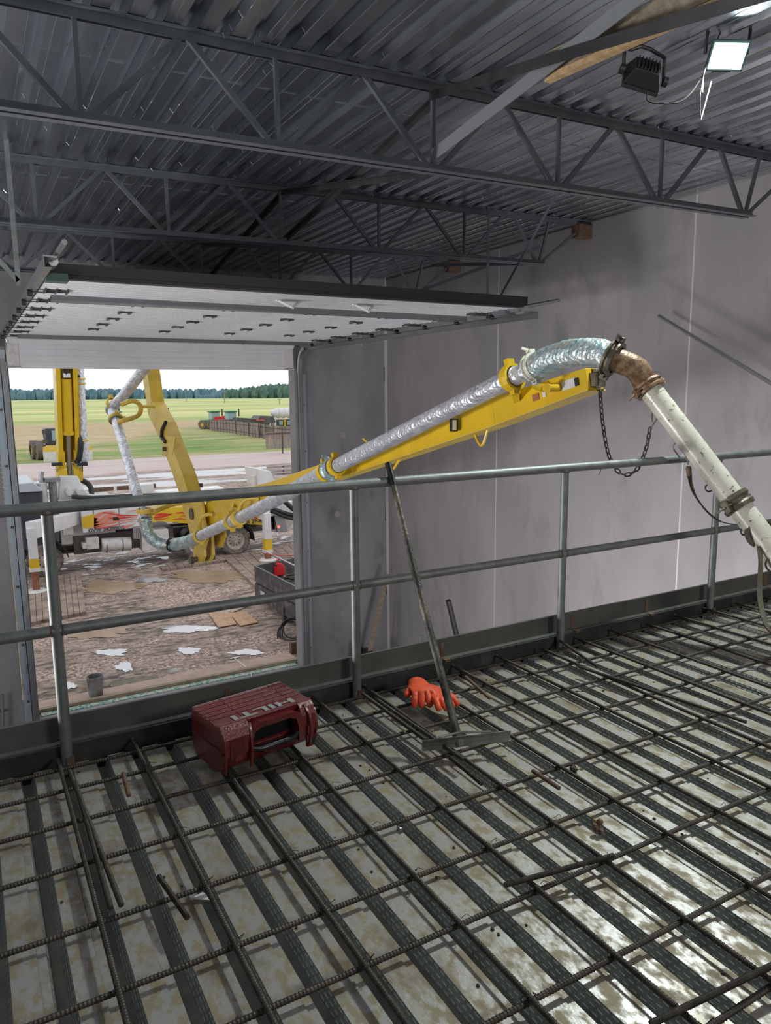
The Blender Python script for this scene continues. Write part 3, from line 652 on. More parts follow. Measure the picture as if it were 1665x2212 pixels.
# arm section rising behind the doorway
am = [(422, 1075), (410, 1030), (366, 914), (341, 868), (331, 798)]
ap = [onP(x, y) for x, y in am]; ext = (ap[-1]-ap[-2]).normalized(); ap = [J+Vector((0, .05, -.12))]+ap+[ap[-1]+ext*4.4]
bkv = lambda t: (nn.cross(t) if nn.cross(t).y > 0 else -nn.cross(t))
m = MB(); ap2 = []
for i, p in enumerate(ap):
    t = (ap[min(i+1, len(ap)-1)]-ap[max(i-1, 0)]).normalized(); ap2.append(p+bkv(t).normalized()*.20)
pbox(m, ap2, [.38, .46, .44, .42, .40, .40, .38], .25); m.build('arm_section', yels, B, bevel=.008)
k_ = ap[-1]+Vector((0, .3, 0)); mtop = onP(142, 800, 0)+(onP(142, 800, 0)-onP(149, 1000, 0)).normalized()*7.0
m = MB(); pbox(m, [k_, (k_+mtop)/2, mtop], [.5, .6, .5], .3); m.build('middle_section', yel, B)
# main boom standing on the turret
mb0 = onP(149, 1012); mb1 = onP(142, 800); dm = (mb1-mb0).normalized(); fr = -bkv(dm).normalized()
m = MB()
for q in (-1, 1):
    a = mb0+nn*(q*.25)-fr*.1; b_ = mtop+nn*(q*.25)-fr*.1; m.bar(a, b_, .13, .6, fr)
m.b2; m.bar(mb0-fr*.35+dm*.3, mtop-fr*.35, .5, .1, fr); m.bar(mb1+dm*.3-fr*.05, mtop-fr*.05, .5, .5, fr); m.build('main_section', yel, B)
m = MB(); m.bar(mb0+dm*.1-fr*.32, mb1+dm*.3-fr*.32, .40, .02, fr); m.build('channel_web', yels, B)
m = MB(); m.cyl(mb0+dm*1.25+fr*.05, mb0+dm*3.0+fr*.0, .17, n=20); m.cyl(mb0+dm*1.2+fr*.05, mb0+dm*1.3+fr*.05, .2, n=20); cyl = m.build('hydraulic_cylinder', yel, B, smooth=True)
m = MB(); m.cyl(mb0-dm*.25+fr*.05, mb0+dm*1.25+fr*.05, .085, n=16); m.build('piston_rod', steel, cyl, smooth=True)
m = MB(); m.b2(mb0+dm*3.05+nn*-.1+fr*.1, mb0+dm*3.2+nn*.1+fr*.16); m.build('valve_block', white, cyl)
m = MB(); m.tube([mb0+dm*q+nn*r_+fr*.12 for q, r_ in ((3.1, .0), (3.5, -.05), (3.9, .0), (4.3, .15), (4.6, .25))], .05, 8); m.tube([mb0+dm*q+nn*r_+fr*.1 for q, r_ in ((3.15, .08), (3.45, .1), (3.3, .16))], .02, 6); m.build('hose', rubber, cyl)
m = MB()
for q in (-1, 1):
    c = mb0+nn*(q*.24)-dm*.15; m.cyl(c-nn*.14, c+nn*.14, .30, n=20); m.bar(c-dm*.25, c+dm*.8, .2, .4, fr)
m.build('turret_lug', yel, B, smooth=False)
m = MB()
for z_, sy_ in ((3.0, .045), (2.35, .05), (1.75, .04), (.9, .05), (.5, .045)):
    c = mb0+dm*z_-nn*.317+fr*.02; m.bar(c-dm*.12, c+dm*.12, .004, .16, fr)
m.build('lettering', whiteg, B)
# side plates, lugs and pins at the arm joint
m = MB()
for q in (-.17, .13):
    m.prism([onP(*p, 0)+nn*q for p in ((436, 1175), (424, 1120), (432, 1075), (446, 1062), (458, 1085), (462, 1120), (470, 1160), (462, 1185))], nn*.03)
m.build('joint_plate', yels, B)
m = MB()
for q in (-.13, .02): m.prism([onP(*p)+nn*q for p in ((437, 1140), (452, 1130), (456, 1200), (450, 1213), (438, 1214), (433, 1204))], nn*.05)
lk = m.build('link_arm', yels, B)
m = MB(); c = onP(442, 1206); m.cyl(c-nn*.22, c+nn*.18, .045, n=14); m.cyl(c-nn*.26, c-nn*.2, .07, n=14); m.build('pin', clampm, lk)
m = MB(); c = onP(436, 1108); m.cyl(c-nn*.2, c+nn*.2, .10, n=18); c = onP(357, 970, -.14); m.cyl(c-nn*.05, c+nn*.05, .04, n=12); m.build('pivot_pin', clampm, B)
m = MB(); m.prism([onP(*p, -.13) for p in ((356, 940), (348, 983), (357, 985), (363, 977), (372, 984), (378, 945))], nn*.03); m.build('bracket_plate', yels, B)
m = MB(); m.tube([onP(*p, -.15) for p in ((358, 912), (350, 928), (349, 944), (357, 955))], .035, 8); m.build('hose_loop', rubber, B)
m = MB()
for p in ((345, 812), (368, 885), (399, 957), (425, 1019), (443, 1052)): c = onP(*p, .14)+Vector((0, .3, 0)); m.box(c, (.07, .07, .07))
m.build('cable_clip', rubber, B)

# pipelines
def foiltube(pts, r, seed=1, n=14, dens=10):
    P_ = path(pts, dens); rr = random.Random(seed); rs = [((r[0]+(r[1]-r[0])*i/(len(P_)-1)) if isinstance(r, tuple) else r)*(1+rr.uniform(-.035, .035)) for i in range(len(P_))]
    return MB().tube(P_, rs, n)
def coupling(c, ax, R, m_=clampm, name='coupling', parent=None, ear=(0, 0, 1), w_=.03):
    b = MB(); ax = Vector(ax).normalized(); c = Vector(c)
    b.lathe([(R*.9, -w_), (R*1.18, -w_), (R*1.22, -w_*.5), (R*1.08, -w_*.2), (R*1.08, w_*.2), (R*1.22, w_*.5), (R*1.18, w_), (R*.9, w_)], c, ax, 22)
    e = Vector(ear); e = (e-ax*e.dot(ax)).normalized(); s2 = ax.cross(e)
    for q in (1, -1):
        k2 = c+e*(q*R*1.3); b.bar(k2-ax*w_*.8, k2+ax*w_*.8, R*.5, R*.35, e); b.cyl(k2-s2*R*.45, k2+s2*R*.45, R*.10, n=8)
    k2 = c+e*R*1.4; b.bar(k2, k2+s2*R*.9+e*R*.2, w_*.6, R*.14, ax)
    return b.build(name, m_, parent)
o1 = -.30
pA = onP(428, 1160, o1); pB = onP(560, 1098, o1); pC = onP(725, 1008, o1); pD = onP(1112, 813, o1); dAD = (pD-pA).normalized()
foiltube([pA, pB, pC-dAD*.25], .085, 2, 16, 26).build('foil_pipe', foil, B, smooth=True)
foiltube([pC+dAD*.05, (pC+pD)/2, pD+dAD*.02], (.076, .072), 3, 18, 60).build('foil_pipe', foil, B, smooth=True)
pE = onP(1150, 795, o1); pF = onP(1230, 765, o1); pG = onP(1322, 775, o1)
foiltube([pD, pE], .068, 4, 16, 12).build('foil_pipe', foil, B, smooth=True)
foiltube([pE+dAD*.02, onP(1185, 777, o1), onP(1225, 764, o1), onP(1268, 761, o1), onP(1300, 765, o1), onP(1322, 774, o1)], .090, 5, 22, 10).build('wrapped_elbow', foild, B, smooth=True)
coupling(onP(1152, 793, o1), dAD, .085, whitep, 'coupling', B, (0, 0, 1), .03)
coupling(pC-dAD*.12, dAD, .09, foild, 'coupling', B, (0, 0, 1), .07)
coupling(onP(516, 1119, o1), dAD, .095, yels, 'coupling', B, (0, 0, 1), .05)
# yellow clamp saddles carrying the pipe on the beam
def saddle(c, ax, R, beam, parent=B, m_=yel):
    b = MB(); ax = Vector(ax).normalized(); c = Vector(c); b.lathe([(R*.98, -.035), (R*1.22, -.035), (R*1.28, 0), (R*1.22, .035), (R*.98, .035)], c, ax, 22)
    b.bar(c, Vector(beam), .09, .05, ax); e = Vector((0, 0, 1))-ax*ax.z; e.normalize(); b.bar(c+e*R*1.15, c+e*R*1.7, .06, R*.55, ax); b.bar(c-e*R*1.15, c-e*R*1.55, .06, R*.6, ax)
    return b.build('pipe_clamp', m_, parent)
saddle(pD-dAD*.03, dAD, .082, onP(1120, 868), m_=yel); saddle(pC+dAD*.02, dAD, .085, onP(745, 1000)); saddle(onP(432, 1158, o1), dAD, .095, onP(450, 1140), m_=yels)
saddle(onP(500, 1127, o1), dAD, .095, onP(510, 1085), m_=yels); saddle(pC-dAD*.25, dAD, .085, onP(706, 1015))
# pipe brackets (curved tubes) below the tip beam
for i, (p0, p1, p2) in enumerate((((830, 992), (845, 1015), (865, 990)), ((1020, 925), (1040, 962), (1058, 912)))):
    b = MB(); b.tube(path([onP(*p, .0) for p in (p0, p1, p2)], 8), .013, 8); b.build('hook', yel, B, smooth=True)
b = MB(); b.tube([onP(785, 948, -.1), onP(800, 962, -.1)], .013, 8); b.build('hook', yel, B)
b = MB(); c = onP(1205, 838, -.085); b.cyl(c-nn*.10, c, .028, n=14); b.cyl(c-nn*.11, c-nn*.1, .035, n=14); c2 = onP(1172, 838, -.12); b.bar(c-nn*.06, c2, .03, .04); b.bar(c2, onP(1150, 835, -.2), .04, .06, w2=.02, h2=.02); b.build('grease_bracket', yel, B, bevel=.003)
bt_t = (bt[-1]-bt[-2]).normalized(); up_t = nn.cross(bt_t); up_t = up_t if up_t.z > 0 else -up_t
def decal(x, y, w_, h_, m_, nm='decal', o_=-.078):
    c = onP(x, y, o_); return MB().prism([c+bt_t*(a*w_/2)+up_t*(d*h_/2) for a, d in ((-1, -1), (1, -1), (1, 1), (-1, 1))], -nn*.002).build(nm, m_, B)
decal(1228, 830, .13, .065, white); decal(1245, 825, .035, .055, black, o_=-.081); decal(1157, 858, .07, .05, mat('orange_brown_decal', (.35, .12, .05), .5)); decal(1175, 852, .035, .04, white)
# work lamp under the beam
b = MB(); c = onP(980, 918, -.13); b.box(c, (.06, .05, .11)); lm = b.build('boom_lamp', black, B, bevel=.006); b = MB(); b.box(c+Vector((-.01, -.027, 0)), (.035, .006, .085)); b.build('lamp_lens', mat('lens_glass', (.6, .6, .5), .2), lm)
b = MB(); c = onP(1290, 815, 0); b.b2(c+Vector((-.05, -.03, -.06)), c+Vector((.05, .06, .03))); b.prism([onP(*p, -.02) for p in ((1272, 796), (1296, 798), (1297, 835), (1287, 838))], nn*.04); b.build('tip_bracket', clampm, B)
# pipe beside the arm section
q0 = onP(313, 1122, -.9); q1 = onP(250, 905, -.85); q2 = onP(243, 885, -.80); q3 = onP(309, 800, -.45); ex3 = (q3-q2).normalized()
foiltube([q0, (q0+q1)/2, q1], .088, 6, 14, 22).build('foil_pipe', foil, B, smooth=True)
foiltube([q2+Vector((0, 0, .05)), (q2+q3)/2, q3+ex3*.35], (.09, .10), 7, 14, 14).build('foil_pipe', foil, B, smooth=True)
foiltube([q0+Vector((0, 0, .0)), onP(320, 1152, -.85), onP(342, 1172, -.7), onP(372, 1176, -.5), onP(405, 1170, -.35), pA], .105, 8, 16, 6).build('wrapped_elbow', foild, B, smooth=True)
foiltube([q1, q2, q2+ex3*.12+Vector((0, 0, .03))], .10, 9, 16, 5).build('wrapped_elbow', foil, B, smooth=True)
for c, ax, r_, mm_ in ((q1, q1-q0, .11, foild), (q2, q2-q1, .11, foild), (q0+Vector((0, 0, .0)), Vector((0, 0, 1)), .11, foild), (onP(371, 1176, -.5), Vector((1, -.9, 0)), .105, black)): coupling(c, ax, r_, mm_, 'coupling', B, (0, -1, .3), .035)
def loop(pts, r_=.045):
    b = MB(); b.tube(path(pts, 8), r_, 10); return b.build('pipe_bracket', yels, B, smooth=True)
loop([onP(262, 874, -.78), onP(285, 866, -.6), onP(300, 872, -.45), onP(304, 884, -.4), onP(297, 898, -.45), onP(268, 908, -.78), onP(252, 912, -.85)])
loop([onP(303, 878, -.42), onP(333, 878, -.12)], .03)
loop([onP(315, 1115, -.85), onP(345, 1100, -.6), onP(380, 1088, -.3), onP(412, 1086, -.12)], .04)
loop([onP(432, 1150, -.3), onP(432, 1125, -.25), onP(446, 1112, -.2), onP(460, 1112, -.12)], .03)
loop([onP(515, 1105, -.3), onP(525, 1083, -.25), onP(545, 1076, -.15), onP(560, 1078, -.08)], .03)
for c, ax in ((q1, q1-q0), (q0+Vector((0, 0, .15)), Vector((0, 0, 1))), (q2+Vector((.02, 0, .12)), ex3)): saddle(c, ax, .11, Vector(c)+nn*.18, m_=yels)
# pipe up the main boom
r0 = onP(182, 985, .45); r1 = onP(172, 800, .45)
foiltube([onP(165, 1005, .2), onP(178, 995, .4), r0, (r0+r1)/2, r1, r1+(r1-r0)*1.2], .135, 10, 14, 8).build('foil_pipe', foil, B, smooth=True)
for y_ in (818, 828, 950): c = onP(172+10*(y_-800)/185, y_, .45); MB().ring(c, r1-r0, .15, .03, 18, 6).build('pipe_clamp', yels, B)
b = MB(); b.tube(path([onP(172, 812, .4), onP(163, 815, .3), onP(161, 822, .3), onP(170, 830, .4)], 5), .035, 8); b.build('hose', rubber, B); b = MB(); b.tube(path([onP(163, 910, .3), onP(174, 950, .35), onP(172, 985, .3), onP(165, 1000, .2)], 6), .09, 10); b.build('hose', rubber, B)

# ------------------------------------------------------------------ delivery pipe
t0 = onP(1322, 774, o1); d0 = (t0-CAM).dot(FW); t1 = onD(1374, 797, d0-.01); t2 = onD(1405, 843, d0); t3 = onD(1590, 1085, 4.30); t4 = onD(1800, 1360, 3.95)
DP = thing('delivery_pipe', 'scuffed off-white steel delivery pipe with rusty elbow hanging over the guardrail', 'concrete pipe', tuple(t2))
dP = (t3-t2).normalized()
MB().tube(path([t0-(t1-t0)*.02, t0+(t1-t0)*.15, t1, t2-dP*.05, t2+dP*.01], 8), .074, 22).build('elbow', rusty, DP, smooth=True)
MB().cyl(t2, t3, .069, n=26).build('upper_pipe', whitep, DP, smooth=True); MB().cyl(t3, t4, .069, n=26).build('lower_pipe', whitep, DP, smooth=True)
coupling(t0, (t0-onP(1300, 765, o1)).normalized()+(t1-t0).normalized(), .094, clampm, 'coupling', DP, (-.1, 0, 1), .03); coupling(t2-dP*.02, dP, .078, rusty, 'coupling', DP, (-1, 0, -.5), .03)
coupling(t3, dP, .076, clampm, 'coupling', DP, (-1, 0, -.1), .045)
MB().cyl(t2+dP*.04, t2+dP*.055, .0705, n=26).build('weld_band', whitep, DP)
MB().ring(onD(1531, 1054, 4.38), -FW, .022, .005, 14, 6).build('lifting_eye', clampm, DP); MB().ring(onD(1607, 1148, 4.24), -FW, .02, .006, 14, 6).build('lifting_eye', clampm, DP)
c = t3+(t4-t3).normalized()*.22; ax_ = ((t4-t3).normalized()+Vector((-.3, .1, .9))).normalized()
b = MB(); b.lathe([(.078, -.02), (.086, -.018), (.086, .018), (.078, .02)], c, ax_, 22); b.build('strap_band', strapm, DP)
# strap with karabiner
S2 = MB(); sp = [onD(1487, 1007, 4.50), onD(1491, 1040, 4.48), onD(1502, 1072, 4.45), onD(1530, 1108, 4.4), onD(1560, 1128, 4.34), onD(1603, 1133, 4.26), onD(1625, 1125, 4.18)]
pp = path(sp, 8)
for a, b_ in zip(pp[:-1], pp[1:]): S2.bar(a, b_, .028, .004, UP)
ST = thing('lifting_strap', 'muddy webbing strap looping from a hook to the delivery pipe', 'strap', tuple(sp[0]))
S2.build('webbing', strapm, ST)
b = MB(); b.tube([onD(1487, 1010, 4.50), onD(1489, 1030, 4.49)], [.018, .015], 10); b.build('strap_end', rebaro, ST, smooth=True)
b = MB(); hk = [onD(x, y, 4.50) for x, y in ((1471, 992), (1456, 972), (1455, 962), (1461, 956), (1467, 966), (1483, 988), (1486, 1004))]; b.tube(path(hk, 6), .005, 7); b.build('hook', steel, ST, smooth=True)
b = MB(); pp = path([onD(1640, 1180, 4.15), onD(1643, 1215, 4.12), onD(1641, 1260, 4.1), onD(1642, 1300, 4.05), onD(1655, 1350, 3.95), onD(1675, 1375, 3.9)], 8)
for a, b_ in zip(pp[:-1], pp[1:]): b.bar(a, b_, .026, .006, UP)
b.build('hanging_strap', strapm, label='dark strap hanging from the pipe down to the deck at the right edge', cat='strap')
b = MB(); hk = [onD(x, y, 4.12) for x, y in ((1672, 1206), (1660, 1208), (1653, 1218), (1660, 1232), (1680, 1240))]; b.tube(path(hk, 5), .006, 7); b.build('steel_hook', clampm, label='dark steel hook under the delivery pipe at the right edge', cat='hook')
# chain
def chain(pts, name, label, link=.050, w_=.012, r_=.005, mm_=darksteel, extra=None):
    P_ = path(pts, 30); d = [0]
    for a, b_ in zip(P_[:-1], P_[1:]): d.append(d[-1]+(b_-a).length)
    b = MB(); s_ = 0; i = 0; k = 0; pitch = link*.78
    while s_ < d[-1]:
        while d[k+1] < s_ and k < len(d)-2: k += 1
        t = (s_-d[k])/max(1e-6, d[k+1]-d[k]); c = P_[k].lerp(P_[k+1], t); ax = (P_[k+1]-P_[k]).normalized()
        u, v, _ = frame(ax); v = u if i % 2 else v
        ring = []
        for j in range(12):
            a = 2*math.pi*j/12; ring.append(c + ax*(math.cos(a)*(link/2-.006)+(0.005 if math.cos(a) > 0 else -.005)) + v*(math.sin(a)*w_))
        b.tube(ring, r_, 6, closed=True); s_ += pitch; i += 1
    return b.build(name, mm_, label=label, cat='chain')
cpts = [onD(x, y, 4.98) for x, y in ((1296, 850), (1300, 900), (1308, 955), (1318, 992), (1337, 1020), (1357, 1025), (1378, 1010), (1395, 970), (1404, 925))]
ch = chain(cpts, 'lifting_chain', 'dark steel chain hanging in a loop from the boom tip')
b = MB(); hk = [onD(x, y, 4.98) for x, y in ((1405, 925), (1418, 905), (1418, 893), (1410, 890), (1408, 903), (1410, 912))]; b.tube(path(hk, 6), .005, 7); b.build('hook', clampm, ch)
b = MB(); b.ring(onD(1296, 848, 4.98), RT, .022, .006, 14, 6); b.cyl(onD(1289, 842, 4.98), onD(1303, 842, 4.98), .008, n=8); b.build('shackle', darksteel, ch)
b = MB(); c = onD(1295, 1010, 4.75); b.tube(path([c+Vector((0, 0, .02)), c+Vector((.01, 0, -.02)), c+Vector((-.01, 0, -.05))], 5), .003, 5); b.tube([c+Vector((-.02, 0, -.01)), c+Vector((.02, 0, -.015))], .002, 5); b.build('tie_wire_knot', steel, label='short knot of wire hanging under the top rail near the chain', cat='wire')

# ================================================================== WORK LIGHTS AND TIMBER
tm = thing('timber_beam', 'timber board under the roof from which the work lights hang', 'timber', (3.35, 2.6, 3.2))
MB().bar(onZ(1182, 172, 3.33), onZ(1600, 18, 3.33)+Vector((.02, -1.2, 0)), .05, .035).build('lower_board', wood, tm)
MB().bar(onZ(1182, 172, 3.33)+Vector((-.005, .0, .08)), onZ(1600, 18, 3.33)+Vector((.01, -1.2, .08)), .04, .12).build('upper_board', woodg, tm)
def floodlight(c, face, R_, label, lit, sz):
    T = thing('work_light', label, 'work light', tuple(c), None); c = Vector(c); f = Vector(face).normalized()
    x = Vector(R_); x = (x-f*x.dot(f)).normalized(); y = f.cross(x)
    w_, h_, d = sz
    def q(a, b_, e): return c+x*(a*w_)+y*(b_*h_)+f*(e*d)
    Rm = Matrix((x, y, f)).transposed()
    b = MB(); b.prism([q(*p) for p in ((-.5, -.5, .5), (.5, -.5, .5), (.5, .5, .5), (-.5, .5, .5))], -f*.03); b.add([q(-.5, -.5, .2), q(.5, -.5, .2), q(.5, .5, .2), q(-.5, .5, .2), q(-.33, -.33, -.6), q(.33, -.33, -.6), q(.33, .33, -.6), q(-.33, .33, -.6)], [(0, 1, 5, 4), (1, 2, 6, 5), (2, 3, 7, 6), (3, 0, 4, 7), (4, 5, 6, 7)])
    for i in range(-3, 4): b.box(q(i*.09, 0, -.62), (.006, h_*.62, .03), Rm)
    b.box(q(0, -.5, -.1), (w_*.5, .03, d*.6), Rm); b.build('housing', black if not lit else mat('lamp_housing', (.03, .06, .06), .4), T, bevel=.004)
    g_ = MB(); g_.prism([q(*p) for p in ((-.44, -.42, .51), (.44, -.42, .51), (.44, .42, .51), (-.44, .42, .51))], f*.003)
    g_.build('glass', mat('lit_glass', (.9, 1, .95), .3, emit=((.80, 1.0, .93), 14)) if lit else glassm, T)
    return T, q, x, y, f
lc = onD(1568, 116, 4.6)
T, q, x, y, f = floodlight(lc, (-.42, -.62, -.62), RT, 'lit rectangular work light glowing white-green at the top right', True, (.23, .17, .09))
area('work_lamp_beam', tuple(lc+f*.07), tuple(f), .2, .14, 105, (.9, 1, .96))
yk = onD(1600, 20, 4.4)
b = MB(); b.tube([q(-.56, .0, 0), q(-.56, .0, 0)+Vector((.02, 0, .2)), yk+RT*-.07, yk+RT*.05, q(.56, .0, 0)+Vector((.03, 0, .2)), q(.56, 0, 0)], .010, 8); b.build('yoke', black, T)
dc = onD(1390, 163, 4.7)
T2, q2_, x2, y2, f2 = floodlight(dc, (.25, .75, -.55), RT*.93-UP*.25, 'unlit black work light hanging from the timber left of the lit one', False, (.24, .19, .11))
yk = onD(1385, 100, 4.6)
b = MB(); b.tube([q2_(.56, 0, 0), q2_(.56, 0, 0)+Vector((0, 0, .14)), yk+RT*.06-UP*.02, yk, yk-RT*.06-UP*.02, q2_(-.56, 0, 0)+Vector((0, 0, .12)), q2_(-.56, 0, 0)], .012, 8); b.build('yoke', black, T2)
b = MB()
for s_ in (-.6, .6): b.cyl(q2_(s_-.06, 0, 0), q2_(s_+.06, 0, 0), .03, n=12)
b.build('tilt_knob', black, T2)
b = MB(); b.tube(path([onD(x, y, 4.65) for x, y in ((1398, 200), (1400, 218), (1430, 224), (1465, 221), (1490, 203), (1512, 172), (1520, 160))], 6), .005, 7)
b.tube(path([onD(x, y, 4.6) for x, y in ((1580, 15), (1560, 60), (1530, 130), (1520, 160), (1512, 205), (1512, 240), (1514, 258))], 6), .004, 7); b.build('power_cable', mat('matt_black_cable', (.015, .015, .016), .8, spec=.1), label='thin black cable sagging between the two work lights', cat='cable')
b = MB(); b.tube([onD(1536, 176, 4.58), onD(1514, 258, 4.58)], .0035, 6); b.tube([onD(1519, 166, 4.58), onD(1517, 200, 4.58)], .003, 6); b.build('pale_rope', mat('pale_cord', (.6, .6, .5), .5), label='pale rope end hanging in a point below the lit work light', cat='rope')

# ================================================================== THINGS BY THE RIGHT WALL
b = MB(); b.cyl(onX(1422, 682, 7.3), onX(1665, 828, 7.3)+(onX(1665, 828, 7.3)-onX(1422, 682, 7.3))*.9, .021, n=14); b.build('sloping_pipe', steel, label='grey pipe sloping down in front of the concrete wall at the right', cat='pipe', )
bp_ = [onY(x, y, 12.6) for x, y in ((790, 1412), (826, 1262), (836, 1240))]
b = MB(); b.bar(bp_[0]+Vector((0, 0, -.3)), bp_[2], .09, .03, (0, 1, 0)); b.build('leaning_lath', woodg, label='thin weathered board leaning in the corner beside the doorway', cat='board')
b = MB(); a = onY(968, 1297, 8.6); c_ = onY(986, 1372, 8.6); b.cyl(a, c_+(c_-a)*.6, .04, n=14); b.build('plastic_pipe', rubber, label='black plastic pipe standing against the right wall', cat='pipe')
b = MB()
for x_ in (907, 912): b.cyl(onY(x_, 1373, 10.5), onY(x_+1, 1440, 10.5), .014, n=10)
b.build('conduit_stub', galv, label='two short white conduit stubs by the foot of the right wall', cat='conduit')
p = onY(785, 1415, 12.7)
tb = thing('power_tool', 'red and black power tool hanging cluttered in the corner behind the edge plate', 'power tool', tuple(p+Vector((0, 0, -.3))))
b = MB(); b.box(p, (.3, .25, .22)); b.cyl(p+Vector((-.1, 0, .1)), p+Vector((-.1, 0, .2)), .08, n=12); b.build('housing', black, tb, bevel=.02); b = MB(); b.box(p+Vector((.12, -.13, -.1)), (.2, .05, .15)); b.build('guard', red, tb, bevel=.02)
b = MB(); b.box(p+Vector((-.15, -.1, -.12)), (.1, .1, .2)); b.build('battery', yel, tb)

# ================================================================== OUTSIDE: GROUND
gm = bpy.data.materials.new('muddy_yard'); gm.use_nodes = True; N, L, bs = N_(gm)
tco = N.new('ShaderNodeTexCoord'); pos = tco.outputs['Object']
def nz_(s_, det=6, st=None, dist=0):
    mp = N.new('ShaderNodeMapping'); L.new(pos, mp.inputs[0])
    if st: mp.inputs['Scale'].default_value = st
    n_ = N.new('ShaderNodeTexNoise'); n_.inputs['Scale'].default_value = s_; n_.inputs['Detail'].default_value = det; n_.inputs['Roughness'].default_value = .65; n_.inputs['Distortion'].default_value = dist; L.new(mp.outputs[0], n_.inputs['Vector']); return n_.outputs['Fac']
def mr(s_, lo, hi, a=0, b=1):
    r = N.new('ShaderNodeMapRange'); r.inputs[1].default_value = lo; r.inputs[2].default_value = hi; r.inputs[3].default_value = a; r.inputs[4].default_value = b; L.new(s_, r.inputs[0]); return r.outputs[0]
def mx(f_, a, b):
    x_ = N.new('ShaderNodeMix'); x_.data_type = 'RGBA'
    if isinstance(f_, float): x_.inputs[0].default_value = f_
    else: L.new(f_, x_.inputs[0])
    for s_, v_ in ((6, a), (7, b)):
        if isinstance(v_, tuple): x_.inputs[s_].default_value = (*v_, 1)
        else: L.new(v_, x_.inputs[s_])
    return x_.outputs[2]
def ma(op, a, b):
    m_ = N.new('ShaderNodeMath'); m_.operation = op
    for i_, v_ in enumerate((a, b)):
        if isinstance(v_, (int, float)): m_.inputs[i_].default_value = v_
        else: L.new(v_, m_.inputs[i_])
    return m_.outputs[0]
sep = N.new('ShaderNodeSeparateXYZ'); L.new(pos, sep.inputs[0]); Yc = sep.outputs['Y']; Xc = sep.outputs['X']
grav = mx(mr(nz_(16, 9), .40, .62), (.12, .08, .06), (.68, .50, .42))
mud = mx(mr(nz_(3, 9, (1, 2.2, 1)), .40, .62), (.07, .052, .04), (.44, .33, .27))
base = mx(mr(nz_(.7, 8, (.7, 1.5, 1)), .46, .56), mud, grav)
Yn = ma('ADD', Yc, mr(nz_(.12, 5, (.6, 1, 1)), 0, 1, -4, 4))
road = mx(mr(nz_(1.2, 6, (.15, 1, 1)), .35, .65), (.46, .36, .33), (.58, .48, .46))
c1 = mx(mr(Yn, 56.5, 58), base, road)
wet = mr(nz_(.62, 8, (.55, 1.2, 1)), .60, .63); wetm = ma('MULTIPLY', wet, mr(Yn, 34, 36, 1, 0))
wetT = ma('MULTIPLY', mr(nz_(1.7, 8, (.8, 1.4, 1)), .54, .57), ma('MULTIPLY', mr(Yc, 23.6, 24.2), mr(Yc, 27, 30, 1, 0)))
far = ma('MULTIPLY', ma('MULTIPLY', mr(Yn, 47.2, 47.6), mr(Yn, 55.5, 56.2, 1, 0)), mr(nz_(.35, 6, (.25, 1.2, 1)), .40, .45))
far2 = ma('MULTIPLY', ma('MULTIPLY', mr(Yn, 40.5, 40.8), mr(Yn, 43.8, 44.2, 1, 0)), mr(nz_(.3, 5, (.25, 2, 1)), .52, .55))
wa = ma('MAXIMUM', ma('MAXIMUM', wetm, far), ma('MAXIMUM', wetT, far2))
col = mx(wa, c1, (.20, .165, .14))
L.new(col, bs.inputs['Base Color']); L.new(mr(wa, 0, 1, .75, .03), bs.inputs['Roughness']); bs.inputs['Specular IOR Level'].default_value = .6
L.new(ma('MULTIPLY', far, .55), bs.inputs['Metallic'])
bmp = N.new('ShaderNodeBump'); bmp.inputs['Distance'].default_value = .05; L.new(ma('MULTIPLY', ma('SUBTRACT', 1., wa), nz_(9, 8)), bmp.inputs['Height']); L.new(bmp.outputs[0], bs.inputs['Normal']); bmp.inputs['Strength'].default_value = .8
m = MB(); m.add([(-60, 13.6, GZ), (120, 13.6, GZ), (120, 70, GZ), (-60, 70, GZ)], [(0, 1, 2, 3)]); m.build('ground', gm, kind='structure', org=(0, 0, 0))
# grass and field
gr = bpy.data.materials.new('grass_and_field'); gr.use_nodes = True; N, L, bs = N_(gr); tco = N.new('ShaderNodeTexCoord'); pos = tco.outputs['Object']
sep = N.new('ShaderNodeSeparateXYZ'); L.new(pos, sep.inputs[0]); Yc = sep.outputs['Y']; Xc = sep.outputs['X']
gg = mx(mr(nz_(.22, 7, (.5, 1, 1)), .35, .65), (.13, .24, .06), (.33, .38, .15)); dry = mx(mr(nz_(.5, 7, (.4, 1, 1)), .35, .65), (.42, .31, .17), (.56, .46, .30))
slant = ma('SUBTRACT', Yc, ma('MULTIPLY', Xc, 2.0))       # dry strip left, green right
dm_ = mr(ma('ADD', slant, mr(nz_(.08, 6), 0, 1, -16, 16)), 58, 68); dm2 = ma('MULTIPLY', dm_, mr(ma('ADD', Yc, mr(nz_(.1, 6), 0, 1, -16, 16)), 88, 98))
band = mr(ma('ADD', Yc, mr(nz_(.05, 6), 0, 1, -30, 30)), 128, 140); dm3 = ma('MAXIMUM', dm2, band)
patch = ma('MULTIPLY', mr(nz_(.16, 6, (.4, 1, 1)), .44, .58), .65)
nearc = mx(ma('MAXIMUM', dm3, patch), gg, dry)
fld = mx(mr(nz_(.03, 7, (.14, 1, 1)), .38, .62), (.34, .42, .16), (.66, .64, .30)); fm = mr(ma('ADD', Yc, mr(nz_(.03, 6), 0, 1, -20, 20)), 168, 182)
col = mx(fm, nearc, fld); col = mx(mr(Yc, 300, 1900, 0, .35), col, (.50, .60, .38)); L.new(col, bs.inputs['Base Color']); bs.inputs['Roughness'].default_value = .9; bs.inputs['Specular IOR Level'].default_value = .1
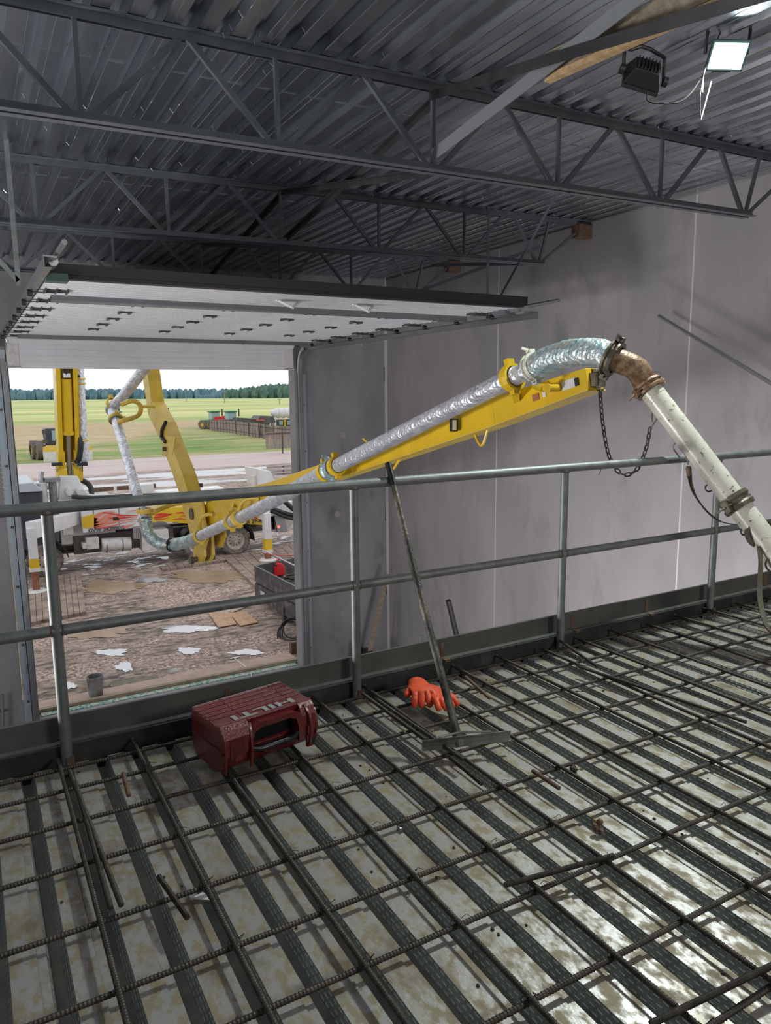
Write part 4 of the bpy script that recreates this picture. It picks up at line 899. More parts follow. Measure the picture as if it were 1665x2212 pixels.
bmp = N.new('ShaderNodeBump'); bmp.inputs['Distance'].default_value = .3; bmp.inputs['Strength'].default_value = .5; L.new(nz_(1.5, 8), bmp.inputs['Height']); L.new(bmp.outputs[0], bs.inputs['Normal'])
m = MB(); xs = [-900+i*60 for i in range(60)]; yv = [70, 120, 180, 260, 400, 600, 850, 1150, 1500, 1900]
def hz(x_, y_): return GZ + (0 if y_ < 300 else 1.0*math.sin(x_*.004+1)*min(1, (y_-300)/800)+ .8*math.sin(y_*.006))*(1 if y_ >= 260 else 0)
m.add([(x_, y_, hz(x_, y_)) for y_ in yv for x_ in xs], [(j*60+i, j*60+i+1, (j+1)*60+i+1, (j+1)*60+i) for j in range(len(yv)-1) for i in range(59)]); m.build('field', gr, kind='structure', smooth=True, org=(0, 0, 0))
# tree lines
def treeline(x0, x1, Y, h0, h1, n_, m_, label, seed, top=None):
    r = random.Random(seed); mb = MB()
    for i in range(n_):
        x_ = r.uniform(x0, x1); y_ = Y+r.uniform(-30, 30); h = r.uniform(h0, h1)*(top((x_-x0)/(x1-x0)) if top else 1); w_ = h*r.uniform(.28, .42); gz = hz(x_, y_)-1
        k = 7; vs = []; rows = ((0, .75), (.35, 1), (.7, .8), (.92, .4), (1., .05))
        for hh, ww in rows:
            for j in range(k): a = 2*math.pi*j/k+r.random()*.4; q_ = w_*ww*r.uniform(.75, 1.2); vs.append((x_+q_*math.cos(a), y_+q_*math.sin(a), gz+h*hh*r.uniform(.95, 1.05)))
        mb.add(vs, [(a*k+j, a*k+(j+1) % k, (a+1)*k+(j+1) % k, (a+1)*k+j) for a in range(4) for j in range(k)])
    mb.build('distant_trees', m_, label=label, cat='trees', kind='stuff', org=(x0, Y, GZ))
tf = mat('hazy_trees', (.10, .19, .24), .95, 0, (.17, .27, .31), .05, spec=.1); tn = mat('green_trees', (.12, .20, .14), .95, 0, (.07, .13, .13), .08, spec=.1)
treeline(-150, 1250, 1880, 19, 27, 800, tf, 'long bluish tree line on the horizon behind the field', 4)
treeline(410, 1000, 1300, 20, 29, 560, tn, 'nearer dark green wood on the right of the horizon', 9, lambda t: .55+.45*min(1, t*6))
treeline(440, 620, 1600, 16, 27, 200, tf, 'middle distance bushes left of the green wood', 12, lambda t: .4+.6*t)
for x_, y0, y1, lab in ((402, 840, 868, 'leftmost of the distant utility poles in the field'), (485, 843, 871, 'second distant utility pole, in front of the green wood'), (604, 862, 876, 'distant utility pole nearest the doorway jamb')):
    a = onZ(x_, y1, GZ); h = (y1-y0)/F*a.y*1.0/ (ray(x_, y1).y)
    b = MB(); b.cyl(a, a+Vector((0, 0, h)), .28, .2, n=8); b.bar(a+Vector((-1.4, 0, h*.93)), a+Vector((1.4, 0, h*.93)), .2, .2); b.build('utility_pole', woodg, label=lab, cat='utility pole')

# ================================================================== OUTSIDE: YARD THINGS
def at(x, y): return onZ(x, y, GZ)
# sill timber, mesh strip, short fibre rods
b = MB(); z0 = -3.98
l_ = onY(75, 1531, 13.95); 
b.b2((.5, 13.66, -4.1), (5.75, 13.75, -3.93)); b.build('sill_form_board', woodg, label='long tan form board lying along the door sill', cat='board')
b = MB(); b.b2((.2, 13.78, -4.06), (3.3, 14.35, -4.035)); b.build('long_plywood_strip', ply, label='long muddy plywood strip outside the sill on the left, under the bucket', cat='plywood sheet')
b = MB(); b.b2((3.0, 13.80, -4.07), (5.7, 14.45, -4.05)); b.build('long_plywood_strip', ply, label='long muddy plywood strip outside the sill on the right', cat='plywood sheet')
mesh_m = mat('green_mesh', (.05, .28, .21), .6, 0, (.5, .48, .42), 18, .44, .52)
b = MB(); b.b2((.7, 13.50, -4.0), (5.5, 13.64, -3.985)); b.build('green_membrane', mesh_m, label='green membrane strip with white crumbs along the door sill', cat='membrane')
rod = None; rodm = mat('pale_rod', (.72, .68, .62), .5)
rx = [(445, 855, 449, 884), (524, 822, 535, 852), (617, 811, 632, 836), (725, 790, 738, 822), (808, 768, 822, 792), (880, 753, 903, 784), (1072, 718, 1092, 747), (1168, 704, 1185, 726), (1228, 687, 1250, 715), (1322, 667, 1342, 692), (1392, 650, 1418, 674), (1458, 635, 1480, 657), (1556, 612, 1584, 640), (985, 748, 990, 760)]
for i, (a0, b0, a1, b1) in enumerate(rx):
    t_ = onY(a0*.3964, 1200+b0*.3964, 13.62); u_ = onY(a1*.3964, 1200+b1*.3964, 13.42)
    b = MB(); b.cyl(t_, u_, .018, n=8); b.build('dowel_rod', rodm, label='short pale dowel rod sticking out of the door sill', cat='dowel', group='pale dowels along the door sill')
# bucket
bc = at(208, 1504); bc.y = 14.1; bc.x = onZ(208, 1503, -4.035).x; bz = -4.035
K = thing('bucket', 'grey muddy plastic pail on the plywood strip outside the door', 'bucket', (bc.x, bc.y, bz)); bb = Vector((bc.x, bc.y, bz))
bkm = mat('muddy_grey_plastic', (.26, .27, .27), .6, 0, (.16, .14, .12), 6, .45, .6)
b = MB(); b.lathe([(.0, .0), (.125, 0), (.145, .30), (.155, .30), (.155, .315), (.147, .315), (.15, .37), (.157, .37), (.157, .38), (.14, .38), (.12, .02), (0, .02)], bb, (0, 0, 1), 24); b.build('pail', bkm, K, smooth=True)
b = MB(); b.tube([bb+Vector((.157*math.cos(a), .157*math.sin(a)*.9-.02, .3-.13*math.sin(-a))) for a in [math.pi+math.pi*i/12 for i in range(13)]], .004, 6); b.build('handle', steel, K)
# boards, grate, mats
def sheet(pts, z, th, m_, name, label, cat):
    b = MB(); b.prism([onZ(x_, y_, z) for x_, y_ in pts], (0, 0, th)); return b.build(name, m_, label=label, cat=cat)
sheet([(450, 1325), (492, 1322), (511, 1349), (472, 1356)], -4.08, .02, plyo, 'plywood_sheet', 'left one of two small orange plywood squares in the yard', 'plywood sheet')
sheet([(494, 1326), (530, 1321), (557, 1345), (519, 1353)], -4.08, .02, plyo, 'plywood_sheet', 'right one of two small orange plywood squares in the yard', 'plywood sheet')
sheet([(498, 1317), (520, 1300), (556, 1275), (568, 1290), (530, 1312), (500, 1325)], -4.09, .02, ply, 'plywood_sheet', 'pinkish plywood sheet behind the two small squares', 'plywood sheet')
sheet([(236, 1476), (340, 1460), (345, 1470), (240, 1486)], -4.08, .02, clampm, 'steel_grate', 'dark steel grate lying beside the bucket', 'grate')
matm = mat('rubber_timber_mat', (.33, .25, .20), .8, 0, (.16, .12, .10), 3, .4, .65, .3, 20)
def gmat(pts, label):
    T = thing('ground_mat', label, 'ground mat', tuple(at(*pts[0]))); P_ = [onZ(x_, y_, GZ) for x_, y_ in pts]
    n_ = 9
    for i in range(n_):
        a = P_[0].lerp(P_[1], i/n_+.004); b1 = P_[0].lerp(P_[1], (i+1)/n_-.004); c_ = P_[3].lerp(P_[2], (i+1)/n_-.004); d_2 = P_[3].lerp(P_[2], i/n_+.004)
        MB().prism([a, b1, c_, d_2], (0, 0, .09)).build('plank', matm, T)
gmat([(482, 1208), (640, 1180), (700, 1245), (560, 1280)], 'timber ground mat under the rear outrigger leg')
gmat([(62, 1262), (174, 1240), (186, 1328), (66, 1352)], 'timber ground mat under the front outrigger leg')
gmat([(345, 1228), (480, 1208), (490, 1214), (352, 1236)], 'narrow timber mat edge below the boom joint')
# puddles as flat sheets of water
wm = mat('puddle_water', (.52, .51, .52), .05, .4, spec=1.0); wm2 = mat('brown_puddle', (.40, .29, .19), .12, 0, (.34, .24, .16), 2)  # pale part-metallic base puts extra sky reflection into the water colour
def puddle(cx, cy, rx_, ry_, seed, m_, label):
    r = random.Random(seed); p_ = []
    for i in range(44):
        a = 2*math.pi*i/44; q_ = 1+.16*math.sin(3*a+seed)+.1*math.sin(7*a+seed*2)+r.uniform(-.14, .14); p_.append(onZ(cx+rx_*q_*math.cos(a), cy+ry_*q_*math.sin(a), GZ+.012))
    b = MB(); b.add(p_+[sum(p_, Vector())/44], [(i, (i+1) % 44, 44) for i in range(44)]); b.build('puddle', m_, label=label, cat='puddle')
puddle(325, 1252, 30, 6, 1, wm, 'bright puddle between the mats in the middle of the yard')
puddle(400, 1358, 58, 8, 2, wm, 'long pale puddle left of the plywood squares')
puddle(408, 1405, 24, 7, 3, wm, 'small round pale puddle near the middle of the sill')
puddle(240, 1409, 36, 7, 4, wm, 'pale puddle right of the first railing post')
puddle(268, 1440, 18, 10, 5, wm, 'small pale puddle above the steel grate')
puddle(533, 1409, 34, 6, 6, wm, 'pale puddle near the right end of the sill')
puddle(152, 1481, 14, 7, 7, wm, 'tiny puddle left of the bucket')
puddle(240, 1268, 62, 14, 8, wm2, 'shallow brown puddle beside the front timber mat')
puddle(455, 1245, 85, 13, 9, wm2, 'wide brown puddle in front of the timber mats')
puddle(190, 1365, 95, 12, 10, wm2, 'long brown puddle across the lower left of the yard')
# small trailer with fuel can and hoses at the doorway edge
tz = onZ(555, 1290, GZ); TR = thing('work_trailer', 'black steel flatbed trailer edge with side rails beside the doorway', 'trailer', tuple(tz))
trm = mat('black_trailer_steel', (.05, .05, .055), .45, 0, (.16, .15, .145), 5, .5, .7)
Yt = 18.6; a = onY(551, 1222, Yt); bq = onY(549, 1255, Yt); bx = a.x
zT, zB = a.z, onY(551, 1255, Yt).z
yb = 21.3
P0 = onZ(551, 1222, zT) if zT < CH else a
P0 = Vector((bx, Yt, zT)); PA = P0+(onZ(640, 1204, zT)-P0)*1.9; PB = P0+(onZ(640, 1267, zT)-P0)*1.7; dz = Vector((0, 0, zT-zB))
b = MB(); b.prism([P0-dz, PA-dz, PA+(PB-P0)-dz, PB-dz], (0, 0, -.04)); b.build('bed', trm, TR)
for p_, q_ in ((P0, PA), (P0, PB)): b = MB(); b.bar(p_-dz/2, q_-dz/2, .05, dz.z); b.build('side_rail', trm, TR)
b = MB(); h3 = Vector((0, 0, -(zT-zB)-.26)); b.bar(P0+h3, PB+h3, .06, .42); b.build('skirt', trm, TR)
b = MB(); q_ = P0.lerp(PB, .12)+h3+Vector((-.05, -.05, 0)); u_ = (PB-P0).normalized(); b.bar(q_-u_*.14, q_+u_*.14, .01, .2); b.build('number_plate', whiteg, TR)
for k_ in (.42, .75): q_ = P0.lerp(PB, k_); b = MB(); b.bar(Vector((q_.x, q_.y, GZ)), q_+h3, .12, .1, (1, 0, 0)); b.build('stand', trm, TR)
yb = 21
gc = onZ(604, 1246, zB); gcb = Vector((gc.x, gc.y, zB+.02))
FC = thing('fuel_can', 'bright red plastic fuel can on the black trailer', 'fuel can', tuple(gcb)); rdp = mat('bright_red_plastic', (.75, .02, .03), .35)
b = MB(); b.prism([gcb+Vector(p_) for p_ in ((-.16, 0, 0), (.16, 0, 0), (.17, 0, .22), (.12, 0, .34), (-.05, 0, .38), (-.16, 0, .28))], (0, .2, 0)); b.build('tank', rdp, FC, bevel=.03)
b = MB(); b.tube([gcb+Vector(p_) for p_ in ((-.02, .1, .36), (-.02, .1, .42), (.04, .1, .46))], .025, 8); b.build('spout', rdp, FC); b = MB(); b.cyl(gcb+Vector((-.1, -.01, .3)), gcb+Vector((-.1, .03, .34)), .035, n=10); b.build('cap', black, FC)
def coil(c, R, n_, label, m_=rubber, tilt=(0, 0, 1), r_=.018):
    b = MB(); rr = random.Random(n_)
    for i in range(n_): b.ring(Vector(c)+Vector((rr.uniform(-.05, .05), rr.uniform(-.05, .05), .03*i)), Vector(tilt)+Vector((rr.uniform(-.1, .1), rr.uniform(-.1, .1), 0)), R*(1-.06*i), r_, 26, 6)
    b.build('hose_coil', m_, label=label, cat='hose')
coil(onZ(632, 1252, zB+.03), .28, 5, 'coil of grey hose on the trailer beside the fuel can', clampm)
coil(onZ(632, 1370, -4.0), .36, 6, 'coil of black hose on the ground by the right door jamb', rubber, (-.6, -.5, .5))
b = MB(); b.box(onZ(634, 1400, -3.98), (.16, .12, .3)); b.build('rusty_block', rebaro, label='small rusty steel block by the hose coil at the right jamb', cat='block', bevel=None or .01)
b = MB(); b.tube([onZ(575, 1192, zT+.06), onZ(640, 1224, zT+.06)], .025, 8); b.build('steel_bar', steel, label='grey steel bar resting across the trailer rail', cat='bar')
b = MB(); b.tube(path([onZ(575, 1195, zT+.15), onZ(600, 1200, zT+.12), onZ(640, 1199, zT+.1)], 6), .012, 6); b.build('red_cord', red, label='thin red cord trailing over the trailer', cat='cord')
b = MB(); hp_ = [onZ(x_, y_, -4.02) for x_, y_ in ((497, 1424), (515, 1420))]; b.bar(hp_[0], hp_[1], .05, .03); b.tube([onZ(505, 1421, -4.0), onZ(530, 1440, -4.0), onZ(542, 1452, -3.98), onZ(543, 1465, -3.98)], .008, 6); b.build('squeegee', steel, label='small squeegee with a thin bent handle on the plywood by the sill', cat='squeegee')

# ================================================================== CONCRETE PUMP TRUCK
YT = 25.0
def tp(x, y, Y=YT): p = onY(x, y, Y); return Vector((p.x, Y, p.z))
TK = thing('concrete_pump_truck', 'white concrete pump truck with yellow flame painted side panels in the muddy yard', 'pump truck', (5, 26.2, GZ))
def wheel(x, Yn, lab=None):
    s = 1 if Yn > 26 else -1
    b = MB(); R = .53; prof_ = [(R*.62, -.12), (R*.9, -.14), (R, -.10), (R, .10), (R*.9, .14), (R*.62, .12)]
    b.lathe(prof_, (x, Yn, GZ+R-.03), (0, 1, 0), 36)
    for i in range(36):
        a = 2*math.pi*i/36; p_ = Vector((x+math.cos(a)*R*1.0, Yn, GZ+R-.03+math.sin(a)*R*1.0)); Rm = Matrix.Rotation(-a, 3, 'Y'); b.box(p_, (.03, .24, .045), Rm)
    w_ = b.build('wheel', tyre, TK)
    b = MB(); c_ = (x, Yn, GZ+R-.03)
    b.lathe([(R*.63, -.12), (R*.60, -.11), (R*.52, -.06), (R*.46, -.03), (R*.2, -.03), (R*.2, -.12), (R*.14, -.15), (0.001, -.15)], c_, (0, 1, 0) if s < 0 else (0, -1, 0), 30); h_ = b.build('rim', rim, w_, smooth=True)
    b = MB()
    for i in range(10): a = 2*math.pi*i/10; b.cyl((x+math.cos(a)*R*.36, Yn-.05*1, GZ+R-.03+math.sin(a)*R*.36), (x+math.cos(a)*R*.36, Yn-.035, GZ+R-.03+math.sin(a)*R*.36), .025, n=8)
    b.build('rim_hole', chas, w_)
for x_ in (1.80, 6.66, 8.0):
    wheel(x_, 25.15); wheel(x_, 27.25)
b = MB(); b.b2((.2, 25.75, -3.45), (10.2, 25.95, -3.05)); b.b2((.2, 26.5, -3.45), (10.2, 26.7, -3.05)); b.b2((2.7, 25.35, -3.55), (5.9, 27, -2.95)); b.b2((8.6, 25.3, -3.4), (9.6, 27, -2.9)); b.b2((1.4, 25.9, -3.5), (8.2, 26.5, -3.6)); b.build('chassis', chas, TK)
# side panels
p0 = tp(175, 1098); p1 = tp(303, 1148); z1_ = tp(175, 1102).z; zl = tp(176, 1152).z
b = MB(); b.b2((p0.x, 25.0, zl), (5.0, 27.3, z1_+.15)); pan = b.build('side_panel', white, TK, bevel=.02)
def flat(pts, m_, nm, par, Y=24.985, th=.01):
    b = MB(); b.prism([Vector((tp(x_, y_).x, Y, tp(x_, y_).z)) for x_, y_ in pts], (0, th, 0)); return b.build(nm, m_, par)
flat([(176, 1117), (204, 1110), (203, 1137), (192, 1141), (178, 1140)], yel, 'yellow_patch', pan)
def flame(pts, m_, Y=24.978):
    up = [Vector((tp(x_, y_-h_/2).x, Y, tp(x_, y_-h_/2).z)) for x_, y_, h_ in pts]; dn_ = [Vector((tp(x_, y_+h_/2).x, Y, tp(x_, y_+h_/2).z)) for x_, y_, h_ in pts]
    b = MB()
    for i in range(len(pts)-1): b.prism([up[i], up[i+1], dn_[i+1], dn_[i]], (0, .005, 0))
    return b
fb = MB()
for pts in ([(203, 1123, 16), (212, 1113, 10), (222, 1108, 5), (236, 1106, 3), (252, 1106, .5)], [(203, 1125, 14), (216, 1124, 7), (226, 1117, 8), (240, 1112, 4), (262, 1109, .5)], [(203, 1131, 12), (220, 1130, 4), (236, 1121, 8), (252, 1117, 6), (270, 1113, 3), (300, 1112, .5)], [(203, 1136, 7), (214, 1135, 5), (228, 1131, 4), (245, 1128, 5), (262, 1124, 3), (298, 1120, .5)], [(203, 1139, 3), (230, 1137, 2), (250, 1134, 2), (270, 1128, 1.5), (290, 1125, .3)], [(262, 1138, 3), (275, 1137, 5), (285, 1134, 2), (292, 1130, .4)]):
    f_ = flame(pts, None); fb.add(f_.v, f_.f)
fb.build('flame_graphic', salmon, pan)
fb = MB()
for pts in ([(222, 1107, 1.5), (240, 1109, 2), (260, 1113, 3), (298, 1113, .5)], [(236, 1119, 2), (255, 1120, 3), (275, 1117, 2.5), (298, 1116, .5)], [(203, 1139.5, 1), (225, 1141, 1.5), (245, 1136, 1), (262, 1130, .4)], [(275, 1104, .5), (290, 1103, 1.5), (300, 1102, .5)]):
    f_ = flame(pts, None, 24.972); fb.add(f_.v, f_.f)
fb.build('flame_outline', red, pan)
flat([(244, 1117), (256, 1117), (256, 1124), (244, 1124)], black, 'door_latch', pan, 24.97)
b = MB()
for x_ in (203, 258): c_ = tp(x_, 1125); b.b2((c_.x-.008, 24.99, zl+.1), (c_.x+.008, 25.0, z1_+.1))
b.build('door_gap', chas, pan)
c_ = tp(230, 1143); text('GVW 34200KG', .17, .004, (c_.x, 24.98, c_.z), (1, 0, 0), (0, 0, 1), chas, 'lettering', pan)
b = MB(); yp = [tp(x_, y_) for x_, y_ in ((313, 1103), (420, 1092), (520, 1092), (568, 1112), (566, 1134), (530, 1132), (420, 1132), (345, 1126), (324, 1130))]
b = MB(); b.prism([Vector((q_.x, 25.0, q_.z)) for q_ in yp], (0, 1.2, 0)); yp_ = b.build('side_panel', yel, TK)
yp_['label'] = 'yellow side panel with red flames'
fb = MB()
for pts in ([(335, 1112, 2), (345, 1111, 5), (358, 1110, 3), (372, 1112, .4)], [(333, 1118, 4), (350, 1116, 4), (365, 1112, 3), (372, 1108, .4)], [(335, 1122, 1.5), (352, 1121, 1.5), (366, 1118, .4)], [(378, 1108, .5), (392, 1107, 3), (404, 1110, .5)], [(388, 1116, .5), (400, 1113, 2), (408, 1117, .4)], [(372, 1122, .5), (390, 1120, 2.5), (404, 1122, .4)], [(533, 1120, 1.5), (543, 1116, 5), (552, 1119, 2), (558, 1121, .3)]):
    f_ = flame(pts, None); fb.add(f_.v, f_.f)
fb.build('flame_graphic', red, yp_)
c_ = tp(553, 1126); text('JXR 38-4.16', .21, .004, (c_.x-.05, 24.98, c_.z), (1, 0, 0), (0, 0, 1), chas, 'lettering', yp_)
# cab
b = MB(); cz0 = tp(60, 1135).z; cz1 = tp(60, 1062).z; cx1 = tp(92, 1070).x
b.prism([(-.55, 25.05, GZ+.9), (cx1, 25.05, GZ+.9), (cx1, 25.05, cz1), (-.2, 25.05, cz1), (-.5, 25.05, cz1-1.0)], (0, 2.3, 0)); cab = b.build('cab', cabm, TK, bevel=.05)
b = MB(); b.prism([(-.35, 24.95, cz1), (cx1+.05, 24.95, cz1-.02), (cx1-.25, 24.95, cz1+.28), (-.2, 24.95, cz1+.22)], (0, 2.5, 0)); b.build('cab_roof', cabtop, cab, bevel=.03)
b = MB(); b.b2((.15, 25.03, cz1-.95), (1.0, 25.06, cz1-.2)); b.build('side_window', glassm, cab); b = MB(); b.tube([(.1, 25.02, cz1-1.0), (.1, 25.02, cz1-.15), (1.05, 25.02, cz1-.15), (1.05, 25.02, cz1-1.0)], .03, 6); b.build('window_trim', chas, cab)
b = MB(); b.tube([tp(54, 1056), tp(54, 1050), tp(44, 1050)], .02, 6); b.build('grab_rail', steel, cab)
# exhaust, air intake
c_ = tp(95, 1100, 25.6); b = MB(); zt_ = tp(95, 1045, 25.6).z; b.cyl((c_.x, 25.6, GZ+1.0), (c_.x, 25.6, zt_), .14, n=16); b.cyl((c_.x, 25.6, zt_), (c_.x, 25.6, zt_+.04), .17, n=16); ex_ = b.build('exhaust_stack', whiteg, TK, smooth=True); b = MB(); b.tube([(c_.x, 25.6, zt_), (c_.x, 25.6, zt_+.25), (c_.x+.03, 25.6, zt_+.4)], .075, 10); b.build('tail_pipe', steel, ex_, smooth=True)
c_ = tp(118, 1100, 25.6); b = MB(); zt_ = tp(118, 1038, 25.6).z; b.cyl((c_.x, 25.6, GZ+1), (c_.x, 25.6, zt_), .12, n=16); b.cyl((c_.x, 25.6, zt_-.02), (c_.x, 25.6, zt_+.10), .24, n=18); b.build('air_intake', galv, TK, smooth=True)
# turret
tb_ = [(128, 1028), (168, 1028), (178, 1050), (192, 1068), (230, 1075), (232, 1090), (126, 1090)]
b = MB(); b.prism([Vector((tp(x_, y_, 25.7).x, 25.7, tp(x_, y_, 25.7).z)) for x_, y_ in tb_], (0, 1.0, 0)); tu = b.build('turret', white, TK, bevel=.03)
b = MB(); zz_ = tp(150, 1063, 25.5).z
for x_ in (149, 172): c_ = tp(x_, 1063, 25.5); b.cyl((c_.x, 25.3, c_.z), (c_.x, 25.9, c_.z), .11, n=16)
b.cyl((tur.x, 26.2, GZ+.8), (tur.x, 26.2, tp(150, 1080).z), .6, n=24); b.build('slew_motor', whiteg, tu, smooth=True)
b = MB(); b.b2((tp(128, 1075).x, 25.4, GZ+.9), (tp(250, 1090).x, 26.9, tp(150, 1083).z)); b.build('deck_frame', whiteg, TK)
b = MB(); b.tube(path([tp(155, 1073, 25.2), tp(200, 1075, 25.2), tp(300, 1071, 25.2), tp(400, 1068, 25.2)], 6), .075, 10); b.tube(path([tp(172, 1035, 26.5), tp(190, 1045, 26.3), tp(198, 1060, 26.2), tp(195, 1078, 26)], 6), .09, 10); b.build('hydraulic_hose', rubber, TK, smooth=True)
# tanks and boxes
b = MB(); a = tp(219, 1177, 25.2); c_ = tp(282, 1177, 25.2); r_ = .22; b.cyl((a.x, 25.2, a.z), (c_.x, 25.2, (a.z+c_.z)/2), r_, n=22); b.build('air_tank', whiteg, TK, smooth=True)
b = MB()
for x_ in (231, 266): q_ = tp(x_, 1177); b.ring((q_.x, 25.2, (a.z+c_.z)/2), (1, 0, 0), r_+.005, .012, 22, 5)
b.build('tank_band', chas, TK)
b = MB(); a = tp(186, 1163); c_ = tp(215, 1185); b.b2((a.x, 25.0, c_.z), (c_.x, 25.5, a.z)); a = tp(178, 1175); c_ = tp(188, 1185); b.b2((a.x, 25, c_.z), (c_.x, 25.4, a.z)); b.build('battery_box', whiteg, TK, bevel=.02)
b = MB(); a = tp(305, 1148); c_ = tp(366, 1185); b.b2((a.x, 25.0, c_.z), (c_.x, 25.6, a.z)); tb2 = b.build('tool_box', whiteg, TK, bevel=.02)
b = MB(); a = tp(137, 1140); c_ = tp(160, 1155); b.b2((a.x, 25.1, c_.z), (c_.x, 25.4, a.z)); a = tp(286, 1142); c_ = tp(300, 1160)
b.build('bracket_box', whiteg, TK); b = MB()
for i in range(4): q_ = tp(288+i*3.5, 1150); b.b2((q_.x-.02, 24.9, q_.z-.2), (q_.x+.02, 25.0, q_.z+.15))
b.b2((tp(286, 1138).x, 24.92, tp(286, 1141).z), (tp(302, 1138).x, 25.0, tp(286, 1137).z)); b.build('control_levers', steel, TK)
def fender(x0, R, a0, a1, nm='fender'):
    b = MB(); pts = [(x0+R*math.cos(math.radians(a)), GZ+.5+R*math.sin(math.radians(a))) for a in range(a0, a1+1, 8)]
    for (xa, za), (xb, zb_) in zip(pts[:-1], pts[1:]): b.bar((xa, 25.15, za), (xb, 25.15, zb_), .5, .02, (math.cos(math.radians(a0)), 0, 1))
    b.build(nm, rubber, TK)
fender(1.8, .68, 5, 100); fender(8.0, .66, -5, 100); fender(6.66, .66, 80, 180)
# front outrigger: arm and leg
b = MB(); z_a = tp(175, 1112); b.bar(Vector((z_a.x, 25.6, z_a.z-.15)), onY(66, 1146, 22.9), .28, .42, w2=.28, h2=.5); b.build('outrigger_arm', white, TK, bevel=.02)
def leg(x, ytop, yw, yy, yr, Y, nm):
    t_ = onY(x, ytop, Y); w1 = onY(x, yw, Y); w2 = onY(x, yy, Y); X_ = t_.x; 
    b = MB(); b.b2((X_-.12, Y-.12, w1.z), (X_+.12, Y+.12, t_.z)); o = b.build(nm, white, TK, bevel=.015)
    b = MB(); b.b2((X_-.122, Y-.122, w2.z), (X_+.122, Y+.122, w1.z)); b.build('yellow_band', yel, o); b = MB(); b.b2((X_-.14, Y-.14, w2.z-.1), (X_+.14, Y+.14, w2.z)); b.build('white_collar', white, o)
    b = MB(); b.b2((X_-.09, Y-.09, GZ+.12), (X_+.09, Y+.09, w2.z-.1)); b.build('extension_leg', rustleg, o); b = MB(); b.cyl((X_, Y, GZ+.09), (X_, Y, GZ+.14), .3, .22, n=16); b.build('foot_pad', whiteg, o)
    b = MB(); b.b2((X_-.28, Y-.28, GZ+.02), (X_+.5, Y+.28, GZ+.09)); b.build('base_board', woodg, o)
leg(67, 1140, 1207, 1227, 1275, 22.9, 'outrigger_leg'); leg(575, 1108, 1164, 1187, 1212, 23.2, 'outrigger_leg')
b = MB(); b.bar(onY(575, 1112, 23.3), Vector((onY(560, 1100, 25.5).x, 25.5, onY(560, 1108, 25.5).z)), .26, .35); b.build('outrigger_arm', white, TK)
# hopper and rear end
b = MB(); b.prism([tp(x_, y_, 25.4) for x_, y_ in ((555, 1012), (585, 1018), (596, 1050), (605, 1090), (575, 1090), (560, 1050))], (0, 1.4, 0)); b.build('hopper_cover', white, TK, bevel=.03)
b = MB(); b.prism([tp(x_, y_, 25.3) for x_, y_ in ((580, 1080), (640, 1085), (660, 1130), (620, 1150), (590, 1150), (578, 1110))], (0, 1.6, 0)); b.b2(tp(548, 1028, 25.6), tp(552, 1052, 25.9)); b.build('hopper', whiteg, TK, bevel=.03)
b = MB(); b.prism([tp(x_, y_, 25.1) for x_, y_ in ((592, 1113), (612, 1116), (622, 1148), (600, 1150))], (0, .1, 0)); b.build('mud_flap', trackm, TK); b = MB(); q_ = tp(602, 1138, 25.0); b.ball(q_, .05, 6); b.build('tail_light', mat('red_tail_light', (.8, .05, .03), .3, emit=((1, .15, .1), 1.5)), TK)
b = MB()
for k_, (y0, y1) in enumerate(((1098, 1108), (1104, 1116))): b.tube(path([tp(560, y0+2, 24.9), tp(585, y0, 24.7), tp(615, y1, 24.6), tp(640, y1+6, 24.6)], 6), .07, 10)
b.tube([tp(605, 1075, 24.6), tp(645, 1110, 24.6)], .09, 10); b.build('rear_hose', rubber, TK, smooth=True)
b = MB(); q_ = tp(617, 1125, 25.2); b.cyl(q_, q_+Vector((0, .3, 0)), .3, n=20); b.cyl(tp(634, 1108, 24.55), tp(642, 1112, 24.55), .085, n=10); b.build('pump_bend', rim, TK)
b = MB(); q_ = tp(320, 1061, 25.8); b.b2(q_+Vector((-.55, 0, -.45)), q_+Vector((.2, .5, .25))); q_ = tp(365, 1065, 26); b.b2(q_+Vector((-.4, 0, -.5)), q_+Vector((2.0, .8, .05))); b.cyl(tp(249, 1066, 26), tp(249, 1048, 26), .05, n=10); b.build('water_tank', white, TK, bevel=.04)
b = MB(); b.b2((tp(200, 1067, 26).x, 26.9, tp(200, 1067, 26).z-.05), (tp(350, 1063, 26).x, 27.0, tp(200, 1064, 26).z+.05)); b.build('rear_rail', rebaro, TK)
for x_ in (123, 178): q_ = tp(x_, 1003, 25.7); b = MB(); b.b2(q_+Vector((-.16, -.05, -.05)), q_+Vector((.16, .05, .06))); b.tube([q_, q_+Vector((0, .1, -.25))], .015, 5); b.build('work_lamp', black, TK)

